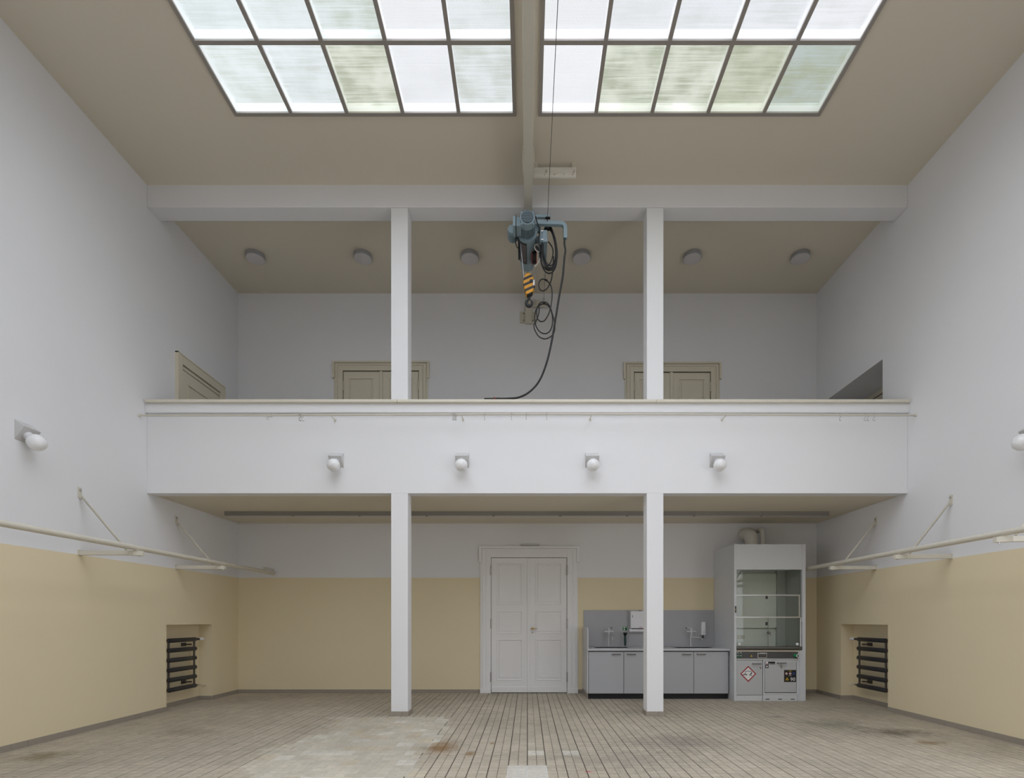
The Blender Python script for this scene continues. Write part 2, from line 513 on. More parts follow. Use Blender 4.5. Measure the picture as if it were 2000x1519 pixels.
    L.new(n3.outputs['Fac'], bp.inputs['Height']); L.new(bp.outputs['Normal'], p.inputs['Normal'])
    return m

def src_object(N, L, geo):
    return N.new('ShaderNodeObjectInfo').outputs['Color']
def src_attr(N, L, geo):
    a = N.new('ShaderNodeAttribute'); a.attribute_name = 'tile_colour'
    return a.outputs['Color']
def src_grout(N, L, geo):
    # light new grout along the re-laid strip, dark old grout elsewhere
    sep = N.new('ShaderNodeSeparateXYZ'); L.new(geo.outputs['Position'], sep.inputs[0])
    nz = N.new('ShaderNodeTexNoise'); nz.inputs['Scale'].default_value = 2.5; nz.inputs['Detail'].default_value = 3
    L.new(geo.outputs['Position'], nz.inputs['Vector'])
    a = N.new('ShaderNodeMath'); a.operation = 'ADD'; a.inputs[1].default_value = 1.92; L.new(sep.outputs['X'], a.inputs[0])
    b = N.new('ShaderNodeMath'); b.operation = 'ABSOLUTE'; L.new(a.outputs[0], b.inputs[0])
    c = N.new('ShaderNodeMath'); c.operation = 'MULTIPLY_ADD'; c.inputs[1].default_value = 0.5; L.new(nz.outputs['Fac'], c.inputs[0]); L.new(b.outputs[0], c.inputs[2])
    d = N.new('ShaderNodeMath'); d.operation = 'LESS_THAN'; d.inputs[1].default_value = 1.05; L.new(c.outputs[0], d.inputs[0])
    e = N.new('ShaderNodeMath'); e.operation = 'LESS_THAN'; e.inputs[1].default_value = 7.55; L.new(sep.outputs['Y'], e.inputs[0])
    g = N.new('ShaderNodeMath'); g.operation = 'MULTIPLY'; L.new(d.outputs[0], g.inputs[0]); L.new(e.outputs[0], g.inputs[1])
    ab = N.new('ShaderNodeMath'); ab.operation = 'ABSOLUTE'; L.new(sep.outputs['X'], ab.inputs[0])
    l1 = N.new('ShaderNodeMath'); l1.operation = 'LESS_THAN'; l1.inputs[1].default_value = 0.194; L.new(ab.outputs[0], l1.inputs[0])
    l2 = N.new('ShaderNodeMath'); l2.operation = 'LESS_THAN'; l2.inputs[1].default_value = 5.074; L.new(sep.outputs['Y'], l2.inputs[0])
    l3 = N.new('ShaderNodeMath'); l3.operation = 'MULTIPLY'; L.new(l1.outputs[0], l3.inputs[0]); L.new(l2.outputs[0], l3.inputs[1])
    gg = N.new('ShaderNodeMath'); gg.operation = 'MAXIMUM'; L.new(g.outputs[0], gg.inputs[0]); L.new(l3.outputs[0], gg.inputs[1]); g = gg
    mx = N.new('ShaderNodeMix'); mx.data_type = 'RGBA'
    mx.inputs['A'].default_value = (0.085, 0.072, 0.058, 1); mx.inputs['B'].default_value = (0.62, 0.60, 0.56, 1)
    L.new(g.outputs[0], mx.inputs['Factor'])
    return mx.outputs['Result']

def new_mat(name):
    m = bpy.data.materials.new(name); m.use_nodes = True
    return m
M_tile_o = floor_nodes(new_mat('floor_tile_stone'), src_object, 0.6)
M_tile_a = floor_nodes(new_mat('floor_tile_stone_field'), src_attr, 0.6)
M_grout = floor_nodes(new_mat('floor_grout'), src_grout, 0.85)

# ================================================================== STRUCTURE
# ---- floor: slab with grout, then every tile as its own raised piece
floor = struct('floor', B().box(-W - T, W + T, DR, DB, -0.3, -0.0022), M_grout, label='beige square tiled floor, worn and stained')
TS = 0.094
rnd = random.Random(3)
def tile_col(ix, iy):
    cx, cy = (ix + 0.5) * TS, 5.07 + (iy + 0.5) * TS
    mx_, my_ = ix // 2, iy // 2
    r2 = random.Random(mx_ * 7919 + my_ * 104729)
    mod = r2.random()
    k = rnd.uniform(0.93, 1.06) * (0.95 + 0.10 * r2.random())
    c = (0.475, 0.42, 0.33)
    edge = 0.25 * math.sin(cy * 3.1) + 0.12 * math.sin(cy * 9.7)
    if -2.75 + edge * 0.6 < cx < -1.08 + edge * 0.5 and cy < 7.62:
        c = (0.555, 0.505, 0.41)
        if mod < 0.16: c = (0.615, 0.58, 0.495)
        elif mod > 0.86: c = (0.54, 0.475, 0.36)
    if cy < 5.07 and -0.19 < cx < 0.19: c = (0.585, 0.555, 0.485); k = rnd.uniform(0.98, 1.02)
    if 5.446 < cy < 5.634 and (0 < cx < 0.188 or 0.376 < cx < 0.564): c = (0.63, 0.595, 0.51); k = rnd.uniform(0.98, 1.02)
    return (c[0] * k, c[1] * k, c[2] * k)

ix0, ix1 = int(math.floor((-W - 0.23) / TS)), int(math.ceil((W + 0.23) / TS))
iy0, iy1 = int(math.floor((DR - 5.07) / TS)), int(math.ceil((DB - 5.07) / TS))
def tile_geo(x0, x1, y0, y1, h, odd=0):
    e = 0.0015; g = 0.0012; gm = 0.0038; gy = 0.0021
    x0 += g if odd else gm; x1 -= gm if odd else g; y0 += gy; y1 -= gy
    a = [(x0, y0, -0.0055), (x1, y0, -0.0055), (x1, y1, -0.0055), (x0, y1, -0.0055),
         (x0 + e, y0 + e, h), (x1 - e, y0 + e, h), (x1 - e, y1 - e, h), (x0 + e, y1 - e, h)]
    return a, [(4, 5, 6, 7), (0, 1, 5, 4), (1, 2, 6, 5), (2, 3, 7, 6), (3, 0, 4, 7)]

near = []          # the 300 that show largest: nearest rows in frame
row_of_first = int(math.floor((CAMH * F / (1519 - VY) - 5.07) / TS))
cand = []
for iy in range(row_of_first, row_of_first + 6):
    d = 5.07 + (iy + 0.5) * TS
    for ix in range(ix0, ix1):
        cx = (ix + 0.5) * TS
        px = VX + cx * F / d
        if 4 < px < 1996 and abs(cx) < W - 0.1 and d > 4.66:
            cand.append((iy, abs(cx), ix))
cand.sort()
near = {(ix, iy) for (iy, _, ix) in cand[:300]}
tb = B(); cols = []
tmes = []
for odd in (0, 1):
    va, fa = tile_geo(-TS / 2, TS / 2, -TS / 2, TS / 2, 0.0, odd)
    tme = bpy.data.meshes.new('floor_tile'); tme.from_pydata(va, [], fa); tme.materials.append(M_tile_o); tmes.append(tme)
for iy in range(iy0, iy1):
    for ix in range(ix0, ix1):
        x0, x1 = max(ix * TS, -W - 0.24), min((ix + 1) * TS, W + 0.24)
        y0, y1 = max(5.07 + iy * TS, DR), min(5.07 + (iy + 1) * TS, DB)
        if abs(x0 + x1) / 2 > W + 0.02 and not 8.0 < y0 < 9.3: continue
        if x1 - x0 < 0.012 or y1 - y0 < 0.012: continue
        c = tile_col(ix, iy)
        h = rnd.uniform(-0.0007, 0.0007)
        if (ix, iy) in near:
            o = bpy.data.objects.new('floor_tile', tmes[ix % 2]); COL.objects.link(o); o.parent = floor
            o.location = ((x0 + x1) / 2, (y0 + y1) / 2, h)
            o.color = (*c, 1)
        else:
            v, f = tile_geo(x0, x1, y0, y1, h, ix % 2)
            tb.add(v, f); cols.append(c)
field = tb.build('floor_tile_field', M_tile_a, floor, off=Vector((0, 0, 0)))
field['kind'] = 'stuff'
at = field.data.color_attributes.new('tile_colour', 'FLOAT_COLOR', 'CORNER')
buf = []
for c in cols:
    buf += [c[0], c[1], c[2], 1.0] * 20
at.data.foreach_set('color', buf)

# ---- walls
def wall_cells(side, ycuts, zcuts, holes):
    """side wall (side -1/+1) made of blocks; holes {(iy,iz): recess depth}"""
    b = B()
    for i in range(len(ycuts) - 1):
        for j in range(len(zcuts) - 1):
            o = holes.get((i, j), 0.0)
            if o is None: continue
            b.box(side * (W + o), side * (W + T), ycuts[i], ycuts[i + 1], zcuts[j], zcuts[j + 1])
    return b

NL0, NL1, NR0, NR1, NZ, ND = 8.071, 9.23, 8.08, 9.29, 1.36, 0.23
WY0, WY1, WZ0, WZ1 = -1.6, 4.7, 0.75, 3.1        # added, unseen windows low in both side walls, to brighten the room
wall_left = struct('wall_left', wall_cells(-1, [DR, WY0, WY1, NL0, NL1, DB + 0.3], [-0.3, WZ0, NZ, WZ1, ZC + 0.4], {(3, 0): ND, (3, 1): ND, (1, 1): None, (1, 2): None}), M_wall,
                   label='side wall, yellow below and white above, with radiator niche')
AL0, AL1, ALZ, ALD = 8.2, 9.78, 5.613, 0.72
wall_right = struct('wall_right', wall_cells(1, [DR, WY0, WY1, NR0, AL0, NR1, AL1, DB + 0.3], [-0.3, WZ0, NZ, WZ1, ZGF, ALZ, ZC + 0.4],
                    {(3, 0): ND, (3, 1): ND, (4, 0): ND, (4, 1): ND, (4, 4): ALD, (5, 4): ALD, (1, 1): None, (1, 2): None}), M_wall,
                    label='side wall, yellow below and white above, with niche and gallery passage')
wall_back = struct('wall_back', B().box(-W, W, DB, DB + 0.3, -0.3, ZC + 0.4), M_wall, label='back wall, yellow below and white above')
wall_front = struct('wall_front', B().box(-W - T, W + T, DR - 0.3, DR, -0.3, ZC + 0.4), M_wall, label='wall behind the viewer')

# added outside wall, invented to block sky and keep the skylight panes from clipping
M_sky_blocker = mat('grey_rendered_facade', (0.365, 0.365, 0.345), 0.9, var=0.06, scale=0.5)
struct('wall_exterior', B().box(-16, 16, DB + 1.2, DB + 1.6, 8.0, 24.0), M_sky_blocker, label='rendered outside wall of the taller building beyond the skylights')
# ---- added side windows, out of view, letting in extra daylight
M_added_glass = mat_glass('clear_window_glass', (0.93, 0.95, 0.95), 0.0)
for wi, sx in ((3, -1), (4, 1)):
    xo = sx * (W + 0.25)
    root = bpy.data.objects.new('window_%d' % wi, None); COL.objects.link(root); root['kind'] = 'structure'
    root['label'] = 'white casement window low in the %s side wall, beside the viewer' % ('left' if sx < 0 else 'right')
    struct('window_frame', B().box(xo, xo + sx * 0.07, WY0, WY0 + 0.06, WZ0, WZ1).box(xo, xo + sx * 0.07, WY1 - 0.06, WY1, WZ0, WZ1)
           .box(xo, xo + sx * 0.07, WY0, WY1, WZ0, WZ0 + 0.06).box(xo, xo + sx * 0.07, WY0, WY1, WZ1 - 0.06, WZ1), M_doorw, parent=root)
    struct('window_sill', B().box(sx * (W - 0.04), xo, WY0 + 0.002, WY1 - 0.002, WZ0, WZ0 + 0.03), M_doorw, parent=root)
    for k in range(5):
        a = WY0 + 0.06 + (WY1 - WY0 - 0.12) * k / 5; b_ = WY0 + 0.06 + (WY1 - WY0 - 0.12) * (k + 1) / 5
        if k: struct('mullion', B().box(xo, xo + sx * 0.06, a - 0.03, a + 0.03, WZ0 + 0.06, WZ1 - 0.06), M_doorw, parent=root)
        q = B().box(xo + sx * 0.03, xo + sx * 0.031, a, b_, WZ0 + 0.05, WZ1 - 0.05); q.f = [q.f[5]]
        struct('pane', q, M_added_glass, parent=root)
# ---- ceilings, beam, gallery
cb = B()
yF, yN = SK_F, SK_F - SK_P * SK_N
cb.box(-W, W, yF, DF, ZC, ZC + 0.05)
cb.box(-W, W, DR, yN, ZC, ZC + 0.05)
cb.box(-W, -SK_X1, yN, yF, ZC, ZC + 0.05)
cb.box(SK_X1, W, yN, yF, ZC, ZC + 0.05)
cb.box(-SK_X0, SK_X0, yN, yF, ZC, ZC + 0.05)
ceiling = struct('ceiling', cb, M_ceil, label='cream ceiling around the two skylights')
struct('ceiling_gallery', B().box(-W, W, DF + 0.27, DB, ZG, ZC + 0.3), M_ceil, label='cream ceiling over the gallery')
struct('beam', B().box(-W, W, DF, DF + 0.27, ZBEAM, ZC + 0.3), M_white, label='white concrete beam across the front of the gallery', bev=0.008)
struct('ceiling_soffit', B().box(-W, W, DF + 0.18, DB, ZS, ZGF - 0.04), M_ceil, label='cream underside of the gallery')
struct('floor_gallery', B().box(-W, W, DF + 0.18, DB, ZGF - 0.04, ZGF), M_base, label='gallery floor')
struct('wall_parapet', B().box(-W, W, DF, DF + 0.18, ZS - 0.005, 4.66).box(-W, W, DF - 0.045, DF, 4.522, 4.66), M_bright,
       label='white parapet wall of the gallery', bev=0.006)
cop = struct('trim_1', B().box(-W + 0.025, X(776, 7.6), DF - 0.09, DF + 0.22, 4.657, 4.702), M_cream, label='cream coping board on the gallery parapet', bev=0.008)
struct('coping_board', B().box(X(776, 7.6) + 0.003, X(1281.5, 7.6), DF - 0.09, DF + 0.22, 4.657, 4.702), M_cream, parent=cop, bev=0.008)
struct('coping_board', B().box(X(1281.5, 7.6) + 0.003, W - 0.025, DF - 0.09, DF + 0.22, 4.657, 4.702), M_cream, parent=cop, bev=0.008)

# ---- pillars
for (xa, xb, lab) in ((X(763.5, DF), X(796.6, DF), 'square white pillar left of the double door'), (X(1263.4, DF), X(1296, DF), 'square white pillar in front of the sinks')):
    p = struct('pillar', B().box(xa, xb, DF + 0.002, DF + 0.237, 0, ZBEAM - 0.004), M_bright, label=lab, bev=0.008)
    e = 0.014
    split = xa + (xb - xa) * 0.68
    for (a, b_) in ((xa - e, split - 0.001), (split + 0.001, xb + e)):
        struct('base_tile', B().box(a, b_, DF - e, DF + 0.001, 0, 0.07), M_base, parent=p, bev=0.003)
    struct('base_tile', B().box(xa - e, xa + 0.001, DF + 0.001, DF + 0.237 + e, 0, 0.07), M_base, parent=p, bev=0.003)
    struct('base_tile', B().box(xb - 0.001, xb + e, DF + 0.001, DF + 0.237 + e, 0, 0.07), M_base, parent=p, bev=0.003)

# ---- skirting tiles
BH, BT, BL = 0.07, 0.012, 0.1865
def skirting(name, runs, label):
    root = bpy.data.objects.new(name, None); COL.objects.link(root)
    root['kind'] = 'structure'; root['label'] = label
    r = random.Random(len(name))
    for (p0, p1, nrm) in runs:
        p0, p1, nrm = Vector(p0), Vector(p1), Vector(nrm)
        L_ = (p1 - p0).length; n = max(1, round(L_ / BL)); t = (p1 - p0) / n
        for i in range(n):
            a = p0 + t * i + t.normalized() * 0.001; b_ = p0 + t * (i + 1) - t.normalized() * 0.001
            bt = BT + r.uniform(-0.001, 0.001)
            c = [a, b_, b_ + nrm * bt, a + nrm * bt]
            q = B().box(min(v.x for v in c), max(v.x for v in c), min(v.y for v in c), max(v.y for v in c), 0, BH)
            struct('skirting_tile', q, M_base, parent=root)
    return root
xD0, xD1 = X(938, DB), X(1127.5, DB)
skirting('baseboard_back', [((-W, DB, 0), (xD0, DB, 0), (0, -1, 0)), ((xD1, DB, 0), (1.10, DB, 0), (0, -1, 0)), ((4.95, DB, 0), (W, DB, 0), (0, -1, 0))], 'grey tile skirting along the back wall')
skirting('baseboard_left', [((-W, 3.2, 0), (-W, NL0, 0), (1, 0, 0)), ((-W, NL0, 0), (-W - ND, NL0, 0), (0, 1, 0)), ((-W - ND, NL0, 0), (-W - ND, NL1, 0), (1, 0, 0)),
         ((-W - ND, NL1, 0), (-W, NL1, 0), (0, -1, 0)), ((-W, NL1, 0), (-W, DB, 0), (1, 0, 0))], 'grey tile skirting along the left side wall')
skirting('baseboard_right', [((W, 3.2, 0), (W, NR0, 0), (-1, 0, 0)), ((W, NR0, 0), (W + ND, NR0, 0), (0, 1, 0)), ((W + ND, NR0, 0), (W + ND, NR1, 0), (-1, 0, 0)),
         ((W + ND, NR1, 0), (W, NR1, 0), (0, -1, 0)), ((W, NR1, 0), (W, DB, 0), (-1, 0, 0))], 'grey tile skirting along the side wall by the fume hood')

# ---- skylights: two glazed fields of five columns
tint_far = {-1: [(.80, .86, .84, .35), (.80, .85, .85, .35), (.74, .77, .66, .75), (.86, .875, .885, .10), (.80, .84, .83, .45)],
            1: [(.89, .90, .905, .05), (.74, .78, .66, .75), (.72, .75, .64, .85), (.60, .63, .50, .90), (.48, .54, .50, .90)]}
tint_2 = {-1: [(.84, .91, .91, .25), (.84, .90, .90, .25), (.80, .87, .84, .55), (.91, .92, .925, .08), (.86, .90, .90, .3)],
          1: [(.91, .92, .925, .05), (.89, .91, .92, .15), (.86, .885, .90, .25), (.86, .875, .89, .25), (.88, .89, .90, .25)]}
bw = 0.046
pw = (SK_X1 - SK_X0) / 5
gz = ZC + 0.075
for wi, sx in ((1, -1), (2, 1)):
    root = bpy.data.objects.new('window_%d' % wi, None); COL.objects.link(root)
    root['kind'] = 'structure'
    root['label'] = 'large wired-glass skylight, the half with clearer panes' if sx < 0 else 'large wired-glass skylight, the half with greenish streaked panes'
    def xs(i):     # column line i = 0..5 counted from the centre
        return sx * (SK_X0 + pw * i)
    for i in range(6):
        a, b_ = xs(i) - bw / 2, xs(i) + bw / 2
        fr = struct('glazing_bar', B().box(a, b_, yN - bw / 2, yF + bw / 2, ZC - 0.026, ZC - 0.004), M_frame, parent=root)
        struct('bar_stem', B().box(xs(i) - bw * 0.40, xs(i) + bw * 0.40, yN, yF, ZC - 0.004, gz + 0.03), M_frame_w, parent=fr)
    for j in range(SK_N + 1):
        y = SK_F - SK_P * j
        fr = struct('transom', B().box(min(xs(0), xs(5)), max(xs(0), xs(5)), y - bw / 2, y + bw / 2, ZC - 0.028, ZC - 0.006), M_frame, parent=root)
        struct('transom_stem', B().box(min(xs(0), xs(5)), max(xs(0), xs(5)), y - bw * 0.42, y + bw * 0.42, ZC - 0.006, gz + 0.03), M_frame_w, parent=fr)
    pm = pm2 = None
    for j in range(SK_N):
        y1 = SK_F - SK_P * j - bw / 2; y0 = SK_F - SK_P * (j + 1) + bw / 2
        for i in range(5):
            cx, cy = (xs(i) + xs(i + 1)) / 2, (y0 + y1) / 2
            if pm is None:
                q = B().box(-pw / 2 + 0.01, pw / 2 - 0.01, -SK_P / 2 + 0.01, SK_P / 2 - 0.01, 0, 0.0005)
                q.f = [(4, 5, 6, 7)]
                o = q.build('pane', M_pane, root, off=Vector((0, 0, 0))); pm = o.data
            else:
                o = bpy.data.objects.new('pane', pm); COL.objects.link(o); o.parent = root
            o.location = (cx, cy, gz)
            if j >= 2:
                if pm2 is None: pm2 = pm.copy(); pm2.materials.clear(); pm2.materials.append(M_pane_plain)
                o.data = pm2
            cl = (0.92, 0.86)[j] if j < 2 else 1.0      # mild dirt plus darker tint holding down the two far rows' brightness
            if j == 0: tcol = tint_far[sx][4 - i if sx < 0 else i]
            elif j == 1: tcol = tint_2[sx][4 - i if sx < 0 else i]
            else:
                t_ = random.Random(i * 17 + j * 31 + wi).random()
                tcol = (.90 - .06 * t_, .93 - .04 * t_, .94 - .08 * t_, .10 + .25 * t_)
            o.color = (tcol[0] * cl, tcol[1] * cl, tcol[2] * cl, tcol[3])

# ================================================================== DOORS
def stepped_frame(root, x0, x1, z0, z1, ear, yw, mt, steps, ear_h, plinth=None):
    """architrave round an opening, local frame: wall plane y = yw, room towards -y"""
    (w, ) = steps
    # jamb profile: three nested boards of rising depth
    for name, xa, xb in (('jamb', x0 - w, x0), ('jamb', x1, x1 + w)):
        out_left = xa < (x0 + x1) / 2 and xb <= x0
        q = B()
        for k, (f, dp) in enumerate(((1.0, 0.020), (0.80, 0.040), (0.62, 0.026), (0.42, 0.038))):
            if out_left: q.box(x0 - w * f, x0 - w * (f - 0.2) if k < 3 else x0, yw - dp, yw + 0.002, z0, z1 + w * f - 0.001)
            else: q.box(x1 + w * (f - 0.2) if k < 3 else x1, x1 + w * f, yw - dp, yw + 0.002, z0, z1 + w * f - 0.001)
        part(root, name, q, mt, world=False, bev=0.003)
    q = B()
    hw = w
    for k, (f, dp) in enumerate(((1.0, 0.020), (0.80, 0.040), (0.62, 0.026), (0.42, 0.038))):
        q.box(x0 - hw * (f - 0.2) if k < 3 else x0, x1 + hw * (f - 0.2) if k < 3 else x1, yw - dp, yw + 0.002, z1 + hw * (f - 0.2) if k < 3 else z1, z1 + hw * f)
    part(root, 'head', q, mt, world=False, bev=0.003)
    if ear:
        q = B()
        q.box(x0 - w - ear, x1 + w + ear, yw - 0.045, yw + 0.002, z1 + hw * 0.86, z1 + hw * 1.06)
        for s in (-1, 1):
            e0, e1 = (x0 - w - ear, x0 - w * 0.92) if s < 0 else (x1 + w * 0.92, x1 + w + ear)
            q.box(e0, e1, yw - 0.044, yw + 0.002, z1 + hw * 1.0 - ear_h, z1 + hw * 0.9)
        part(root, 'cornice', q, mt, world=False, bev=0.004)
    if plinth:
        for a, b_ in ((x0 - w - 0.003, x0 + 0.001), (x1 - 0.001, x1 + w + 0.003)):
            part(root, 'plinth_block', B().box(a, b_, yw - 0.05, yw + 0.002, z0, z0 + plinth), mt, world=False, bev=0.003)

def leaf(root, x0, x1, z0, z1, yw, mt, panels, th=0.02):
    """door leaf with framed raised panels [(x0,x1,z0,z1)]"""
    lf = part(root, 'door_leaf', B().box(x0, x1, yw - 0.008, yw + 0.002, z0, z1), mt, world=False)
    # stiles and rails stand proud: build the leaf face as strips around the panels
    xsL = sorted({x0, x1} | {p[0] for p in panels} | {p[1] for p in panels})
    zsL = sorted({z0, z1} | {p[2] for p in panels} | {p[3] for p in panels})
    q = B()
    for i in range(len(xsL) - 1):
        run = None
        for j in range(len(zsL) - 1):
            cx, cz = (xsL[i] + xsL[i + 1]) / 2, (zsL[j] + zsL[j + 1]) / 2
            if not any(p[0] < cx < p[1] and p[2] < cz < p[3] for p in panels):
                q.box(xsL[i], xsL[i + 1], yw - th, yw - 0.007, zsL[j], zsL[j + 1])
    part(lf, 'stile_and_rail', q, mt, world=False)
    for p in panels:
        a, b_, c, d = p
        fr = B()
        m_ = 0.022
        for (xa, xb, za, zb) in ((a, b_, d - m_, d), (a, b_, c, c + m_), (a, a + m_, c + m_, d - m_), (b_ - m_, b_, c + m_, d - m_)):
            fr.box(xa, xb, yw - th - 0.006, yw - 0.006, za, zb)
        part(lf, 'panel_moulding', fr, mt, world=False, bev=0.006)
        part(lf, 'panel', B().box(a + 0.05, b_ - 0.05, yw - 0.017, yw - 0.006, c + 0.05, d - 0.05), mt, world=False, bev=0.008)
    return lf

# lower double door on the back wall (local y = 0 is the wall plane)
def door_root(name, loc, rz, label):
    r = bpy.data.objects.new(name, None); COL.objects.link(r)
    r.location = loc; r.rotation_euler = (0, 0, rz); r['kind'] = 'structure'; r['label'] = label
    return r
dd = DB - 0.02
dr = door_root('door_1', (0, DB, 0), 0, 'white panelled double door under the gallery')
x0, x1 = X(958.8, dd), X(1107.6, dd)
z1 = Z(1088.5, dd)
stepped_frame(dr, x0, x1, 0.0, z1, X(938, dd) - X(935.5, dd), 0.0, M_doorw, (x0 - X(938, dd),), 0.30, plinth=0.10)
part(dr, 'shadow_gap', B().box(x0, x1, -0.007, 0.0015, 0.0, z1), M_gap, world=False)
xm0, xm1 = X(1029.6, dd), X(1035.4, dd)
def zs_(*ys): return [Z(y, dd) for y in ys]
pan = [(1099.3, 1181), (1192.6, 1237.4), (1248, 1328.6)]
lfL = leaf(dr, x0 + 0.008, xm0 + 0.004, 0.012, z1 - 0.01, 0.0, M_doorw, [(X(969.8, dd), X(1020.4, dd), Z(b_, dd), Z(a, dd)) for a, b_ in pan])
lfR = leaf(dr, xm1 - 0.004, x1 - 0.008, 0.012, z1 - 0.01, 0.0, M_doorw, [(X(1045.4, dd), X(1097.4, dd), Z(b_, dd), Z(a, dd)) for a, b_ in pan])
part(dr, 'meeting_strip', B().box(xm0, xm1, -0.04, -0.005, 0.012, z1 - 0.012), M_doorw, world=False, bev=0.008)
part(dr, 'kick_board', B().box(x0 + 0.01, xm0 - 0.004, -0.03, -0.019, 0.014, 0.125), M_doorw, world=False, bev=0.004)
part(dr, 'kick_board', B().box(xm1 + 0.004, x1 - 0.01, -0.03, -0.019, 0.014, 0.125), M_doorw, world=False, bev=0.004)
for xh in (x0 + 0.002, x1 - 0.002):
    for (a, b_) in ((1104, 1123), (1208, 1227), (1312, 1331)):
        part(dr, 'hinge', B().cyl((xh, -0.043, Z(b_, dd)), (xh, -0.043, Z(a, dd)), 0.0125, 12), M_hinge, world=False, smooth=True)
hx, hz = X(1040, dd), Z(1227, dd)
h = part(dr, 'door_handle', B().cyl((hx, -0.02, hz), (hx, -0.032, hz), 0.022, 20).cyl((hx, -0.03, hz), (hx, -0.075, hz), 0.010, 12), M_brass, world=False, smooth=True)
part(h, 'lever', B().tube([(hx - 0.035, -0.07, hz), (hx - 0.015, -0.072, hz), (hx, -0.073, hz), (hx + 0.05, -0.072, hz - 0.002), (hx + 0.09, -0.068, hz)], [0.006, 0.009, 0.011, 0.0085, 0.007], 10), M_brass, world=False, smooth=True)
part(dr, 'keyhole_plate', B().cyl((hx, -0.02, Z(1235, dd)), (hx, -0.028, Z(1235, dd)), 0.018, 18), M_hinge, world=False, smooth=True)

# gallery double doors
for n, (a0, a1, e0, e1, top, otop, mid0, mid1, lab) in enumerate((
        (669.7, 818.2, 650.9, 834.3, 703.4, 724.0, 741.6, 747.4, 'beige panelled double door on the gallery, behind the left pillar'),
        (1238.2, 1388.0, 1221.5, 1407, 705.0, 726.2, 1308.2, 1314.2, 'beige panelled double door on the gallery, behind the pillar in front of the sinks'))):
    r = door_root('door_%d' % (n + 2), (0, DB, ZGF), 0, lab)
    x0, x1 = X(a0, dd), X(a1, dd); z1 = Z(otop, dd) - ZGF
    stepped_frame(r, x0, x1, 0, z1, X(a0, dd) - X(a0 - 2.8, dd), 0.0, M_doorb, ((X(e1, dd) - x1 + x0 - X(e0, dd)) / 2,), 0.32, plinth=0.1)
    part(r, 'shadow_gap', B().box(x0, x1, -0.007, 0.0015, 0, z1), M_gap, world=False)
    xm0, xm1 = X(mid0, dd), X(mid1, dd)
    zt = Z(737.5 + n * 1.7, dd) - ZGF
    pz = [(zt - 0.82, zt), (zt - 1.38, zt - 0.93), (zt - 2.3, zt - 1.49)]
    wl_ = 0.115
    leaf(r, x0 + 0.012, xm0 + 0.004, 0.01, z1 - 0.018, 0.0, M_doorb, [(x0 + wl_, xm0 - 0.13, a, b_) for a, b_ in pz])
    leaf(r, xm1 - 0.004, x1 - 0.012, 0.01, z1 - 0.018, 0.0, M_doorb, [(xm1 + 0.125, x1 - wl_, a, b_) for a, b_ in pz])
    part(r, 'meeting_strip', B().box(xm0, xm1, -0.04, -0.005, 0.01, z1 - 0.006), M_doorb, world=False, bev=0.008)
    for xh in (x0 + 0.006, x1 - 0.006):
        part(r, 'hinge', B().cyl((xh, -0.043, zt - 0.26), (xh, -0.043, zt - 0.08), 0.013, 12), M_doorb, world=False, smooth=True)

# single door on the plain side wall of the gallery: local x runs along +Y, room towards -y(local) = +X
r = door_root('door_4', (-W, 8.28, ZGF), PI / 2, 'beige panelled single door on the side wall of the gallery')
dw, dh = 1.27, Z(687, 8.282) - ZGF
fw = 0.115
q = B().box(0, fw, -0.045, 0.002, 0, dh).box(dw - fw, dw, -0.045, 0.002, 0, dh).box(fw, dw - fw, -0.045, 0.002, dh - fw * 1.25, dh)
part(r, 'door_frame', q, M_doorb, world=False, bev=0.004)
part(r, 'frame_edge', B().box(-0.012, 0.012, -0.055, 0.002, 0, dh + 0.012).box(dw - 0.012, dw + 0.012, -0.055, 0.002, 0, dh + 0.012).box(-0.012, dw + 0.012, -0.055, 0.002, dh - 0.012, dh + 0.012), M_doorb, world=False, bev=0.003)
part(r, 'shadow_gap', B().box(fw, dw - fw, -0.006, 0.0015, 0, dh - fw), M_gap, world=False)
part(r, 'top_rebate', B().box(fw + 0.004, dw - fw - 0.004, -0.02, -0.004, dh - fw * 1.25 - 0.065, dh - fw * 1.25 - 0.012), M_doorb, world=False)
lt = dh - fw * 1.25 - 0.08
leaf(r, fw + 0.01, dw - fw - 0.01, 0.01, lt, 0.0, M_doorb, [(fw + 0.16, dw - fw - 0.16, lt - 0.9, lt - 0.17), (fw + 0.16, dw - fw - 0.16, 0.2, lt - 1.05)])

# door at the end of the passage on the other side
r = door_root('door_5', (W + ALD, 9.74, ZGF), -PI / 2, 'beige door deep in the gallery passage')
aw = 9.74 - 8.24; ah = ALZ - ZGF
part(r, 'door_frame', B().box(0, 0.11, -0.03, 0.001, 0, ah).box(aw - 0.11, aw, -0.03, 0.001, 0, ah).box(0.11, aw - 0.11, -0.03, 0.001, ah - 0.09, ah), M_doorb, world=False, bev=0.004)
part(r, 'shadow_gap', B().box(0.11, aw - 0.11, -0.004, 0.001, 0, ah - 0.09), M_gap, world=False)
leaf(r, 0.12, aw - 0.12, 0.01, ah - 0.11, 0.0, M_doorb, [(0.28, aw - 0.28, ah - 1.0, ah - 0.27), (0.28, aw - 0.28, 0.2, ah - 1.12)])

